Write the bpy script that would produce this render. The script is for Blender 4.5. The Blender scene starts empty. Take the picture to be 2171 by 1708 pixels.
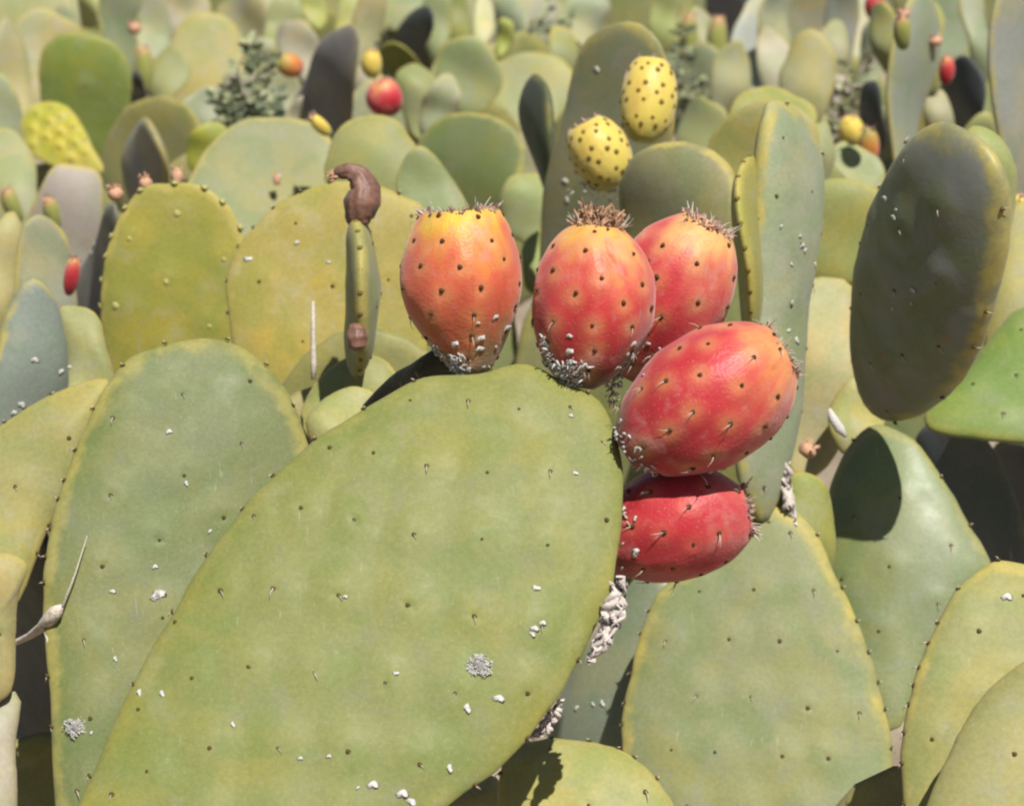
import bpy, math, random
import numpy as np
from mathutils import Vector, Matrix

random.seed(7)
rng = np.random.default_rng(7)
S = bpy.context.scene

# ------------------------------------------------------------------ camera
PITCH = math.radians(14.0)
CAM = Vector((0, 0, 1.6))
HF = math.radians(22.0)
cam_d = bpy.data.cameras.new("camera")
cam = bpy.data.objects.new("camera", cam_d)
S.collection.objects.link(cam)
cam.location = CAM
cam.rotation_euler = (math.pi / 2 - PITCH, 0, 0)
cam_d.sensor_width = 36
cam_d.lens = 18 / math.tan(HF / 2)
cam_d.clip_start = 0.02
cam_d.clip_end = 300
cam_d.dof.use_dof = True
cam_d.dof.focus_distance = 1.25
cam_d.dof.aperture_fstop = 16.0
S.camera = cam

# ------------------------------------------------------------------ light
SUN = Vector((0.22, -0.50, 0.83)).normalized()      # towards the sun
W = bpy.data.worlds.new("World")
S.world = W
W.use_nodes = True
wn = W.node_tree.nodes
sky = wn.new("ShaderNodeTexSky")
sky.sky_type = 'NISHITA'
sky.sun_disc = False
sky.sun_elevation = math.asin(SUN.z)
sky.sun_rotation = math.atan2(SUN.x, SUN.y)
bg = wn["Background"]
W.node_tree.links.new(sky.outputs[0], bg.inputs[0])
bg.inputs[1].default_value = 0.055
sl = bpy.data.lights.new("sun", 'SUN')
sl.energy = 5.0
sl.angle = math.radians(0.5)
sl.color = (1.0, 0.965, 0.905)
so = bpy.data.objects.new("sun", sl)
S.collection.objects.link(so)
so.rotation_euler = SUN.to_track_quat('Z', 'Y').to_euler()
S.view_settings.view_transform = 'Standard'
S.view_settings.look = 'None'
S.view_settings.exposure = 0.70
S.view_settings.gamma = 1
S.view_settings.use_curve_mapping = False
S.cycles.filter_width = 2.3
S.cycles.max_bounces = 6
S.cycles.use_denoising = True

# ------------------------------------------------------------------ pixel helpers (reference frame 2171 x 1708)
FPX = 1085.5 / math.tan(HF / 2)
FW = Vector((0, math.cos(PITCH), -math.sin(PITCH)))
UP = Vector((0, math.sin(PITCH), math.cos(PITCH)))
RT = Vector((1, 0, 0))


def ray(px, py):
    return RT * ((px - 1085.5) / FPX) - UP * ((py - 854) / FPX) + FW


def P(px, py, d):
    return CAM + ray(px, py) * d


def lin(c):
    return tuple((v / 255 / 12.92) if v / 255 < 0.04045 else ((v / 255 + 0.055) / 1.055) ** 2.4 for v in c)


def alb(c, k=2.3):
    return tuple(v / k for v in lin(c)) + (1.0,)


# ------------------------------------------------------------------ node helpers
def new_mat(name):
    m = bpy.data.materials.new(name)
    m.use_nodes = True
    nt = m.node_tree
    return m, nt, nt.nodes["Principled BSDF"]


def N(nt, t, **kw):
    n = nt.nodes.new(t)
    for k, v in kw.items():
        setattr(n, k, v)
    return n


def link(nt, a, b):
    nt.links.new(a, b)


def noise(nt, vec, scale, detail=3, rough=0.55, dist=0.0):
    n = N(nt, "ShaderNodeTexNoise")
    n.inputs["Scale"].default_value = scale
    n.inputs["Detail"].default_value = detail
    n.inputs["Roughness"].default_value = rough
    n.inputs["Distortion"].default_value = dist
    link(nt, vec, n.inputs["Vector"])
    return n.outputs["Fac"]


def mrange(nt, v, a, b, c=0.0, d=1.0, smooth=False):
    n = N(nt, "ShaderNodeMapRange")
    if smooth:
        n.interpolation_type = 'SMOOTHSTEP'
    link(nt, v, n.inputs[0])
    for i, x in zip((1, 2, 3, 4), (a, b, c, d)):
        n.inputs[i].default_value = x
    return n.outputs[0]


def math_(nt, op, a, b=None):
    n = N(nt, "ShaderNodeMath", operation=op)
    for i, x in enumerate((a, b)):
        if x is None:
            continue
        if isinstance(x, (int, float)):
            n.inputs[i].default_value = x
        else:
            link(nt, x, n.inputs[i])
    return n.outputs[0]


def mix(nt, fac, a, b, mode='MIX'):
    n = N(nt, "ShaderNodeMix", data_type='RGBA', blend_type=mode)
    for i, x in ((0, fac), (6, a), (7, b)):
        if isinstance(x, (int, float)):
            n.inputs[i].default_value = x
        elif isinstance(x, tuple):
            n.inputs[i].default_value = x if len(x) == 4 else x + (1.0,)
        else:
            link(nt, x, n.inputs[i])
    return n.outputs[2]


def attr(nt, name):
    n = N(nt, "ShaderNodeAttribute")
    n.attribute_name = name
    return n.outputs["Fac"]


def bump(nt, h, strength, dist, bsdf):
    b = N(nt, "ShaderNodeBump")
    b.inputs["Strength"].default_value = strength
    b.inputs["Distance"].default_value = dist
    link(nt, h, b.inputs["Height"])
    link(nt, b.outputs[0], bsdf.inputs["Normal"])


def pad_material(name="cactus_skin", r0=.48, r1=.66, spec=.2, scuff=0.0):
    m, nt, b = new_mat(name)
    oi = N(nt, "ShaderNodeObjectInfo")
    tc = N(nt, "ShaderNodeTexCoord")
    add = N(nt, "ShaderNodeVectorMath", operation='ADD')
    sc = N(nt, "ShaderNodeVectorMath", operation='SCALE')
    cmb = N(nt, "ShaderNodeCombineXYZ")
    for i in range(3):
        link(nt, oi.outputs["Random"], cmb.inputs[i])
    link(nt, cmb.outputs[0], sc.inputs[0])
    sc.inputs["Scale"].default_value = 37.0
    link(nt, tc.outputs["Object"], add.inputs[0])
    link(nt, sc.outputs[0], add.inputs[1])
    v = add.outputs[0]
    base = oi.outputs["Color"]
    n1 = noise(nt, v, 16, 3, .5, .4)          # large blotches ~6 cm
    n2 = noise(nt, v, 55, 4, .6, .3)          # small blotches
    n3 = noise(nt, v, 420, 3, .6)             # grain
    # yellower patches
    yel = mix(nt, 1.0, base, (1.25, 1.08, 0.62), 'MULTIPLY')
    c = mix(nt, mrange(nt, n1, .44, .64, 0, .6, True), base, yel)
    # glaucous waxy bloom
    hsv = N(nt, "ShaderNodeHueSaturation")
    hsv.inputs["Saturation"].default_value = .66
    hsv.inputs["Value"].default_value = 1.1
    link(nt, base, hsv.inputs["Color"])
    c = mix(nt, mrange(nt, n2, .50, .70, 0, .6, True), c, hsv.outputs[0])
    # pale swelling round areoles
    halo = attr(nt, "halo")
    pale = mix(nt, 1.0, base, (1.34, 1.24, 1.25), 'MULTIPLY')
    c = mix(nt, math_(nt, 'MULTIPLY', halo, .30), c, pale)
    # greener hollows between
    n4 = noise(nt, v, 30, 2, .5, .8)
    grn = mix(nt, 1.0, base, (.78, .93, .72), 'MULTIPLY')
    c = mix(nt, mrange(nt, n4, .46, .66, 0, .6, True), c, grn)
    # yellowish cuticle along the rim
    rim = attr(nt, "rim")
    rn = math_(nt, 'ADD', rim, mrange(nt, n2, .3, .7, -.05, .05))
    rf = math_(nt, 'MULTIPLY', mrange(nt, rn, .875, .97, 0, 1, True), oi.outputs["Alpha"])
    rf = math_(nt, 'MULTIPLY', rf, mrange(nt, noise(nt, v, 34, 3, .6), .38, .60, .30, 1.0, True))
    c = mix(nt, math_(nt, 'MULTIPLY', rf, 0.85), c, alb((214, 196, 104)))
    # grain and scars
    gr = mrange(nt, n3, .35, .65, .93, 1.07)
    cg = N(nt, "ShaderNodeCombineXYZ")
    for i in range(3):
        link(nt, gr, cg.inputs[i])
    c = mix(nt, 1.0, c, cg.outputs[0], 'MULTIPLY')
    vo = N(nt, "ShaderNodeTexVoronoi")
    vo.inputs["Scale"].default_value = 60
    link(nt, v, vo.inputs["Vector"])
    sp = mrange(nt, vo.outputs["Distance"], .03, .09, 1, 0, True)
    spm = math_(nt, 'MULTIPLY', sp, mrange(nt, noise(nt, v, 25, 2), .56, .66))
    c = mix(nt, math_(nt, 'MULTIPLY', spm, .6), c, alb((196, 186, 150)))
    sc2 = noise(nt, v, 85, 5, .72, 1.2)
    c = mix(nt, math_(nt, 'MULTIPLY', mrange(nt, sc2, .685, .73, 0, 1, True), .55), c, alb((150, 122, 84)))
    # dusty film and fine scratches
    st = N(nt, "ShaderNodeVectorMath", operation='MULTIPLY')
    st.inputs[1].default_value = (1.0, .12, 1)
    link(nt, v, st.inputs[0])
    scr = noise(nt, st.outputs[0], 520, 2, .6, .2)
    scm = math_(nt, 'MULTIPLY', mrange(nt, scr, .66, .72, 0, 1, True), mrange(nt, noise(nt, v, 22, 2), .5, .62, 0, .5, True))
    c = mix(nt, scm, c, alb((196, 190, 158)))
    dust = noise(nt, v, 900, 2, .7)
    c = mix(nt, mrange(nt, dust, .58, .75, 0, .32), c, alb((205, 200, 172)))
    if scuff:
        big = noise(nt, v, 24, 4, .6, .9)
        keep = math_(nt, 'SUBTRACT', 1.0, rf)
        c = mix(nt, math_(nt, 'MULTIPLY', keep, mrange(nt, big, .34, .68, 0, scuff, True)), c, alb((160, 162, 158)))
        c = mix(nt, mrange(nt, noise(nt, v, 60, 4, .65, .5), .60, .68, 0, .6, True), c, alb((170, 140, 100)))
    link(nt, c, b.inputs["Base Color"])
    link(nt, mrange(nt, n2, .3, .7, r0, r1), b.inputs["Roughness"])
    b.inputs["Specular IOR Level"].default_value = spec
    b.inputs["Sheen Weight"].default_value = .05
    b.inputs["Sheen Roughness"].default_value = .5
    h = math_(nt, 'ADD', math_(nt, 'MULTIPLY', n3, .35), n2)
    bump(nt, h, .07, .004, b)
    return m


MPAD = pad_material()
MWAX = pad_material("waxy_cactus_skin", .46, .60, .5)
MSCUFF = pad_material("scuffed_cactus_skin", .4, .6, .35, .8)


def falb(c):
    return tuple(v * 1.12 for v in alb(c)[:3]) + (1,)


def fruit_material(name, stops, halo_col=(255, 190, 120), bloom=.35):
    m, nt, b = new_mat(name)
    tc = N(nt, "ShaderNodeTexCoord")
    v = tc.outputs["Object"]
    t = attr(nt, "axis")
    sv = N(nt, "ShaderNodeVectorMath", operation='MULTIPLY')
    sv.inputs[1].default_value = (1, 1, .28)
    link(nt, v, sv.inputs[0])
    s1 = noise(nt, sv.outputs[0], 62, 3, .55, .6)
    s2 = noise(nt, v, 40, 3, .5, .3)
    s3 = noise(nt, v, 650, 2, .5)
    tt = math_(nt, 'ADD', t, mrange(nt, s1, .25, .75, -.17, .17))
    tt = math_(nt, 'ADD', tt, mrange(nt, s2, .3, .7, -.10, .10))
    cr = N(nt, "ShaderNodeValToRGB")
    el = cr.color_ramp.elements
    while len(el) > 1:
        el.remove(el[0])
    el[0].position, el[0].color = stops[0][0], falb(stops[0][1])
    for p, c in stops[1:]:
        e = el.new(p)
        e.color = falb(c)
    link(nt, tt, cr.inputs[0])
    c = cr.outputs[0]
    c = mix(nt, math_(nt, 'MULTIPLY', attr(nt, "halo"), .5), c, alb(halo_col))
    c = mix(nt, mrange(nt, s1, .56, .75, 0, .5, True), c, mix(nt, 1.0, c, (.82, .55, .6), 'MULTIPLY'))
    c = mix(nt, mrange(nt, noise(nt, v, 75, 4, .6), .52, .72, 0, bloom, True), c, alb((236, 190, 178)))
    vo = N(nt, "ShaderNodeTexVoronoi")
    vo.inputs["Scale"].default_value = 330
    link(nt, v, vo.inputs["Vector"])
    spk = math_(nt, 'MULTIPLY', mrange(nt, vo.outputs["Distance"], .08, .2, 1, 0, True), .22)
    c = mix(nt, spk, c, alb((250, 205, 170)))
    scar = noise(nt, v, 140, 5, .75, 1.0)
    c = mix(nt, math_(nt, 'MULTIPLY', mrange(nt, scar, .64, .70, 0, 1, True), .55), c, alb((196, 148, 108)))
    c = mix(nt, math_(nt, 'MULTIPLY', mrange(nt, noise(nt, sv.outputs[0], 190, 3, .6, .3), .55, .72, 0, 1, True), .35), c, mix(nt, 1.0, c, (.72, .5, .5), 'MULTIPLY'))
    link(nt, c, b.inputs["Base Color"])
    link(nt, mrange(nt, s2, .3, .7, .40, .58), b.inputs["Roughness"])
    b.inputs["Sheen Weight"].default_value = .22
    b.inputs["Sheen Roughness"].default_value = .5
    b.inputs["Sheen Tint"].default_value = (.9, .75, .75, 1)
    b.inputs["Specular IOR Level"].default_value = .24
    b.inputs["Subsurface Weight"].default_value = .12
    b.inputs["Subsurface Radius"].default_value = (.004, .0015, .0008)
    b.inputs["Subsurface Scale"].default_value = 1.0
    bump(nt, math_(nt, 'ADD', s3, math_(nt, 'MULTIPLY', s1, 3.0)), .13, .004, b)
    return m


def plain(name, col, rough=.7, spec=.3, nscale=300, var=.35, bumpd=.0015):
    m, nt, b = new_mat(name)
    tc = N(nt, "ShaderNodeTexCoord")
    n = noise(nt, tc.outputs["Object"], nscale, 4, .65)
    a = alb(col)
    dk = tuple(x * (1 - var) for x in a[:3]) + (1,)
    lt = tuple(min(1, x * (1 + var)) for x in a[:3]) + (1,)
    link(nt, mix(nt, mrange(nt, n, .35, .65), dk, lt), b.inputs["Base Color"])
    b.inputs["Roughness"].default_value = rough
    b.inputs["Specular IOR Level"].default_value = spec
    b.inputs["Sheen Weight"].default_value = .05
    b.inputs["Sheen Roughness"].default_value = .5
    bump(nt, n, .5, bumpd, b)
    return m


M_AREOLE = plain("areole_brown", (112, 92, 50), .85, .1, 900)
M_AREOLE_D = plain("areole_dark_brown", (112, 72, 44), .85, .1, 900)
M_AREOLE_L = plain("areole_pale", (214, 206, 128), .8, .1, 900)
M_AREOLE_Y = plain("areole_olive", (150, 128, 62), .8, .1, 900)
M_SPINE = plain("spine_ivory", (240, 226, 205), .5, .3, 500, .15)
M_WHITE = plain("white_wax_wool", (246, 243, 234), .95, .05, 900, .12)
M_GREYW = plain("grey_wax", (176, 168, 166), .95, .05, 900, .3)
M_HUSK = plain("dry_husk", (246, 232, 222), .85, .1, 260, .2)
M_BROWN = plain("withered_brown", (212, 166, 130), .85, .15, 420, .5)
M_DKBROWN = plain("shrivelled_fruit_skin", (150, 106, 86), .55, .4, 160, .35)
M_CROWN = plain("crown_scale", (206, 168, 150), .85, .1, 600, .5)
M_PEACH = plain("bud_peach", (240, 186, 150), .7, .2, 300, .2)
M_TWIG = plain("dry_twig", (252, 236, 216), .8, .1, 300, .3)
M_LEAF = plain("weed_leaf", (196, 200, 150), .6, .3, 60, .4)
M_LEAF2 = plain("weed_leaf_dark", (132, 144, 108), .6, .3, 60, .4)
M_STEM = plain("weed_stem", (150, 140, 104), .7, .2, 60, .3)

# ------------------------------------------------------------------ object helpers
COL = S.collection


def mesh_from(name, verts, faces, mats=(), smooth=True, attrs=None):
    me = bpy.data.meshes.new(name)
    me.from_pydata([tuple(map(float, v)) for v in verts], [], faces)
    for m in mats:
        me.materials.append(m)
    if smooth:
        me.polygons.foreach_set("use_smooth", [True] * len(me.polygons))
    if attrs:
        for k, a in attrs.items():
            at = me.attributes.new(k, 'FLOAT', 'POINT')
            at.data.foreach_set("value", np.asarray(a, dtype=np.float32))
    me.update()
    return me


def obj(name, me, parent=None, mw=None, loc=None):
    o = bpy.data.objects.new(name, me)
    COL.objects.link(o)
    if parent is not None:
        o.parent = parent
    if mw is not None:
        o.matrix_basis = mw
    if loc is not None:
        o.location = loc
    return o


def tag(o, label, cat, group=None, kind=None):
    if label:
        o["label"] = label
    if cat:
        o["category"] = cat
    if group:
        o["group"] = group
    if kind:
        o["kind"] = kind
    return o


def frame(zdir, origin, yhint=Vector((0, 0, 1))):
    z = zdir.normalized()
    x = yhint.cross(z)
    if x.length < 1e-4:
        x = Vector((1, 0, 0))
    x.normalize()
    y = z.cross(x)
    return Matrix(((x.x, y.x, z.x, origin.x), (x.y, y.y, z.y, origin.y), (x.z, y.z, z.z, origin.z), (0, 0, 0, 1)))


# --- small shared meshes
def dome_mesh(name, r, h, mat, seg=8):
    vs = [(0, 0, h)]
    fs = []
    for k, (rr, zz) in enumerate(((.6, .8), (1, 0.0), (.9, -.4))):
        for i in range(seg):
            a = 2 * math.pi * i / seg
            q = 1 + .14 * math.sin(3 * a + 1) + .1 * math.sin(5 * a)
            vs.append((r * rr * q * math.cos(a), r * rr * q * math.sin(a), h * zz))
    for i in range(seg):
        j = (i + 1) % seg
        fs.append((0, 1 + i, 1 + j))
        for k in (0, 1):
            a0 = 1 + k * seg
            fs.append((a0 + i, a0 + seg + i, a0 + seg + j, a0 + j))
    return mesh_from(name, vs, fs, (mat,))


def spine_mesh(name, pts, r, mat, seg=4):
    """tapered bent needle through pts"""
    vs, fs = [], []
    pts = [Vector(p) for p in pts]
    for k, p in enumerate(pts):
        d = (pts[min(k + 1, len(pts) - 1)] - pts[max(k - 1, 0)]).normalized()
        m = frame(d, p, Vector((.3, .2, 1)))
        rr = r * (1 - .8 * k / (len(pts) - 1))
        for i in range(seg):
            a = 2 * math.pi * i / seg
            vs.append(m @ Vector((rr * math.cos(a), rr * math.sin(a), 0)))
    for k in range(len(pts) - 1):
        for i in range(seg):
            j = (i + 1) % seg
            fs.append((k * seg + i, k * seg + j, (k + 1) * seg + j, (k + 1) * seg + i))
    fs.append(tuple(range(seg - 1, -1, -1)))
    fs.append(tuple((len(pts) - 1) * seg + i for i in range(seg)))
    return mesh_from(name, vs, fs, (mat,))


def blob_mesh(name, r, mat, seed=0, flat=.6, seg=8, rings=5, amp=.3):
    rr = random.Random(seed)
    ph = [rr.uniform(0, 6.28) for _ in range(6)]
    vs, fs = [(0, 0, -r * flat)], []
    for k in range(1, rings):
        th = math.pi * k / rings
        for i in range(seg):
            a = 2 * math.pi * i / seg
            q = r * (1 + amp * math.sin(2 * a + ph[0] + th) * .6 + amp * .6 * math.sin(3 * a + ph[1] + 2 * th) + amp * .4 * math.sin(5 * th + ph[2] + a))
            vs.append((q * math.sin(th) * math.cos(a), q * math.sin(th) * math.sin(a), -q * flat * math.cos(th)))
    vs.append((0, 0, r * flat))
    n = len(vs) - 1
    for i in range(seg):
        j = (i + 1) % seg
        fs.append((0, 1 + j, 1 + i))
        for k in range(rings - 2):
            a0 = 1 + k * seg
            fs.append((a0 + i, a0 + j, a0 + seg + j, a0 + seg + i))
        a0 = 1 + (rings - 2) * seg
        fs.append((a0 + i, a0 + j, n))
    return mesh_from(name, vs, fs, (mat,))


ME_AREOLE = dome_mesh("areole", .00125, .0007, M_AREOLE)
ME_AREOLE_L = dome_mesh("areole", .0024, .0009, M_AREOLE_L)
ME_AREOLE_Y = dome_mesh("areole", .00145, .0004, M_AREOLE_Y)
ME_AREOLE_F = dome_mesh("areole", .00125, .0009, M_AREOLE_D)
ME_SPINES = [spine_mesh("spine", [(0, 0, .0004), (.0006 * s, -.0016, .0012), (.001 * s, -.0036, .0012)], .00034, M_SPINE) for s in (-1, 1, 2)]
ME_FSPINES = [spine_mesh("spine", [(0, 0, 0), (.0007 * s, -.0024, .0016), (.0014 * s, -.0055, .0019)], .00028, M_SPINE) for s in (-1, .3, 1.2)]
ME_FSPINES += [spine_mesh("spine", [(0, 0, 0), (.0006 * s, -.0015, .003), (.0016 * s, -.004, .0052)], .00028, M_SPINE) for s in (-1, 1)]
ME_SPECK = [blob_mesh("white_scale", .0015, M_WHITE, s, .22, 10, 6, .6) for s in range(3)]

PAD_LIST = []
PAD_INFO = {}


def smooth_closed(pts, n=160):
    pts = [Vector((p[0], p[1], 0)) for p in pts]
    out = []
    m = len(pts)
    per = max(4, n // m + 1)
    for i in range(m):
        p0, p1, p2, p3 = pts[i - 1], pts[i], pts[(i + 1) % m], pts[(i + 2) % m]
        for k in range(per):
            t = k / per
            out.append(.5 * ((2 * p1) + (-p0 + p2) * t + (2 * p0 - 5 * p1 + 4 * p2 - p3) * t * t + (-p0 + 3 * p1 - 3 * p2 + p3) * t ** 3))
    return [(p.x, p.y) for p in out]


def oval(cx, cy, w, h, rot=0, taper=.22, n=28):
    """obovate outline, broad end up, rot in degrees clockwise"""
    a = math.radians(rot)
    out = []
    for i in range(n):
        t = 2 * math.pi * i / n
        x = math.cos(t)
        y = math.sin(t)
        k1, k2 = cx * .37 + cy * .11, cx * .23 + cy * .31
        wob = 1 + .07 * math.sin(2 * t + k1) + .05 * math.sin(3 * t + k2) + .03 * math.sin(5 * t + k1) + .015 * math.sin(8 * t + k2)
        ww = (1 + taper * y - .05) * wob
        x2, y2 = x * ww * w / 2, -y * h / 2 * wob
        out.append((cx + x2 * math.cos(a) - y2 * math.sin(a), cy + x2 * math.sin(a) + y2 * math.cos(a)))
    return out


class Pad:
    pass


def build_pad(local_pts, mw, color, T=.018, seg=64, rings=18, rimc=.5, areoles=None, bumpy=.0, warp=.004, bend=0.0, seed=0, name="cactus_pad", mat=None, bx=0.0):
    """local_pts: outline in the pad's own plane (metres)."""
    r_ = np.random.default_rng(seed + 11)
    pts = np.array(local_pts)
    c = pts.mean(axis=0)
    rel = pts - c
    ang = np.arctan2(rel[:, 1], rel[:, 0])
    rad = np.hypot(rel[:, 0], rel[:, 1])
    o = np.argsort(ang)
    ang, rad = ang[o], rad[o]
    ang = np.concatenate([ang - 2 * np.pi, ang, ang + 2 * np.pi])
    rad = np.concatenate([rad, rad, rad])
    th = np.linspace(-np.pi, np.pi, seg, endpoint=False)
    ph = r_.uniform(0, 6.28, 8)
    R = np.interp(th, ang, rad) * (1 + .006 * np.sin(7 * th + ph[0]) + .004 * np.sin(13 * th + ph[1]) + .003 * np.sin(23 * th + ph[2]))
    s = np.linspace(0, 1, rings + 1)[1:]
    rho = 1 - (1 - s) ** 1.7
    size = rad.mean()
    ac = (1.1 * T) / size
    pexp = max(3.2, min(9, .72 / ac))

    def height(u, v, q):
        w = np.clip(1 - np.clip(q, 0, 1) ** pexp, 0, 1) ** .5
        base = T / 2 * w * (1 - .18 * q ** 2)
        return base, w

    def mid(u, v):
        k = 1 / max(size, .02)
        return warp * (np.sin(1.9 * k * u + ph[3]) * np.cos(1.5 * k * v + ph[4]) + .5 * np.sin(3.1 * k * v + ph[5] + 1.3 * k * u)) + bend * (v ** 2) - bx * (u ** 2)

    A = np.array(areoles) if areoles is not None and len(areoles) else np.zeros((0, 2))

    def relief(u, v):
        if len(A) == 0 or bumpy == 0:
            z = np.zeros_like(u)
            return z, z
        z = np.zeros_like(u)
        for a in A:
            d2 = (u - a[0]) ** 2 + (v - a[1] - .003) ** 2
            z = np.maximum(z, np.exp(-d2 / ((.0085 if bumpy < .00115 else .0062 if bumpy > .003 else .0115) ** 2)))
        for a in A:
            d2 = (u - a[0]) ** 2 + (v - a[1]) ** 2
            z -= .55 * np.exp(-d2 / (.0022 ** 2))
        return z * bumpy, np.clip(z, 0, 1)

    TH, RH = np.meshgrid(th, rho)
    RR = np.tile(R, (rings, 1))
    u = (c[0] + np.cos(TH) * RR * RH).ravel()
    v = (c[1] + np.sin(TH) * RR * RH).ravel()
    q = RH.ravel()
    u = np.concatenate([[c[0]], u])
    v = np.concatenate([[c[1]], v])
    q = np.concatenate([[0.], q])
    hb, w = height(u, v, q)
    rl, hl = relief(u, v)
    mz = mid(u, v)
    n = len(u)
    front = np.stack([u, v, mz + hb + rl * w], 1)
    nb = n - seg
    back = np.stack([u[:nb], v[:nb], (mz - hb - rl * w * .7)[:nb]], 1)
    verts = np.concatenate([front, back])
    rim = np.concatenate([q, q[:nb]])
    hal = np.concatenate([hl * w, (hl * w)[:nb]])
    faces = []

    def fi(k, i):
        return 1 + k * seg + i % seg

    def bi(k, i):
        return fi(k, i) if k == rings - 1 else n + 1 + k * seg + i % seg
    for i in range(seg):
        faces.append((0, fi(0, i), fi(0, i + 1)))
        faces.append((n, bi(0, i + 1), bi(0, i)))
        for k in range(rings - 1):
            faces.append((fi(k, i), fi(k + 1, i), fi(k + 1, i + 1), fi(k, i + 1)))
            faces.append((bi(k, i), bi(k, i + 1), bi(k + 1, i + 1), bi(k + 1, i)))
    me = mesh_from(name, verts, faces, (mat or MPAD,), True, {"rim": rim, "halo": hal})
    ob = obj(name, me, None, mw)
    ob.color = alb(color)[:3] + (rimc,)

    def surf(uu, vv, side=1):
        d = math.hypot(uu - c[0], vv - c[1])
        a = math.atan2(vv - c[1], uu - c[0])
        qq = min(1.0, d / np.interp(a, ang, rad))
        h_, w_ = height(uu, vv, np.array(qq))
        rl_ = relief(np.array([uu]), np.array([vv]))[0][0] * float(w_)
        return qq, float(mid(uu, vv)) + side * (float(h_) + rl_)
    info = Pad()
    info.ob, info.mw, info.surf, info.c, info.size, info.R = ob, mw, surf, c, size, lambda a: np.interp(a, ang, rad)
    return info


def lattice(local_pts, sp, rot, jit=.12, maxq=.9):
    pts = np.array(local_pts)
    c = pts.mean(axis=0)
    rel = pts - c
    ang = np.arctan2(rel[:, 1], rel[:, 0])
    rad = np.hypot(rel[:, 0], rel[:, 1])
    o = np.argsort(ang)
    ang, rad = ang[o], rad[o]
    ang = np.concatenate([ang - 2 * np.pi, ang, ang + 2 * np.pi])
    rad = np.concatenate([rad, rad, rad])
    M = rad.max()
    out = []
    k = int(M / (sp * .8)) + 2
    ca, sa = math.cos(rot), math.sin(rot)
    for i in range(-k, k + 1):
        for j in range(-k, k + 1):
            x = (j + .5 * (i & 1)) * sp * 1.0 + random.uniform(-jit, jit) * sp
            y = i * sp * 1.02 + random.uniform(-jit, jit) * sp
            X, Y = x * ca - y * sa, x * sa + y * ca
            d = math.hypot(X, Y)
            a = math.atan2(Y, X)
            if d < maxq * np.interp(a, ang, rad):
                out.append((c[0] + X, c[1] + Y))
    return out


def plane_hit(mwi, px, py):
    o = mwi @ CAM
    d = mwi.to_3x3() @ ray(px, py)
    t = -o.z / d.z
    p = o + d * t
    return (p.x, p.y)


def put_areoles(info, pos, me=ME_AREOLE, spines=0.6, side=1, scale=1.0):
    for (u, v) in pos:
        q, z = info.surf(u, v, side)
        if q > .985:
            continue
        # slope from finite differences
        e = .0015
        zx = (info.surf(u + e, v, side)[1] - info.surf(u - e, v, side)[1]) / (2 * e)
        zy = (info.surf(u, v + e, side)[1] - info.surf(u, v - e, side)[1]) / (2 * e)
        nrm = Vector((-zx, -zy, 1.0)) * side
        m = frame(nrm, Vector((u, v, z + side * 0.0002)), Vector((random.uniform(-.3, .3), 1, 0)))
        s = scale * random.uniform(.7, 1.2)
        a = obj("areole", me, info.ob, m @ Matrix.Scale(s, 4))
        if random.random() < spines:
            sp = obj("spine", random.choice(ME_SPINES), a)
            sp.scale = (random.uniform(.7, 1.3),) * 3


def put_specks(info, px_list, kind="white_scale", scale=1.0):
    mwi = info.mw.inverted()
    for (px, py, s) in px_list:
        u, v = plane_hit(mwi, px, py)
        q, z = info.surf(u, v, 1)
        m = frame(Vector((0, 0, 1)), Vector((u, v, z + .0004)), Vector((random.uniform(-1, 1), 1, 0)))
        o = obj(kind, random.choice(ME_SPECK), info.ob, m @ Matrix.Scale(s * scale * .85, 4))


def pad(key, outline, d, n, color, label, group="pads of the prickly pear thicket", T=.018, hi=0, rimc=.5, sp=.029, lat=None, ae=None, ape=None,
        warp=None, bend=0.0, seg=None, rings=None, specks=None, spines=.4, cat="cactus pad", ascale=1.0, rimdots=0, bumpy=.0011, mat=None, bx=0.0):
    """outline in reference pixels -> plane at distance d with normal n -> thick pad"""
    nv = Vector(n).normalized()
    cx = sum(p[0] for p in outline) / len(outline)
    cy = sum(p[1] for p in outline) / len(outline)
    C = P(cx, cy, d)
    if d > 1.7:
        T *= .62
    mw = frame(nv, C)
    mwi = mw.inverted()
    sm = smooth_closed(outline, 150)
    loc = [plane_hit(mwi, x, y) for x, y in sm]
    pos = None
    if hi:
        if ape:
            pos = [plane_hit(mwi, x, y) for x, y in ape]
        else:
            pos = lattice(loc, sp, lat or 0)
    if warp is None:
        warp = .0022 if hi else .004
    seed = int(abs(cx * 7 + cy * 13)) % 9999
    info = build_pad(loc, mw, color, T, seg or (176 if hi == 2 else 96 if hi else 56), rings or (44 if hi == 2 else 30 if hi else 14), rimc,
                     pos, bumpy if hi else 0, warp, bend, seed, mat=mat, bx=bx)
    tag(info.ob, label, cat, group)
    if pos:
        put_areoles(info, pos, ae or ME_AREOLE, spines, 1, ascale)
    if rimdots:
        for k in range(rimdots):
            a = 2 * math.pi * (k + random.uniform(-.2, .2)) / rimdots
            R = float(info.R(a)) * 1.0
            x, y = info.c[0] + math.cos(a) * R, info.c[1] + math.sin(a) * R
            z = info.surf(x, y, 0)[1]
            m = frame(Vector((math.cos(a), math.sin(a), .25)), Vector((x, y, z + T * .08)), Vector((0, .1, 1)))
            o = obj("areole", ae or ME_AREOLE, info.ob, m @ Matrix.Scale(1.15, 4))
            obj("spine", random.choice(ME_SPINES), o)
    if specks:
        put_specks(info, specks)
    PAD_INFO[key] = info
    PAD_LIST.append((key, info, C, d))
    return info


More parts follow.
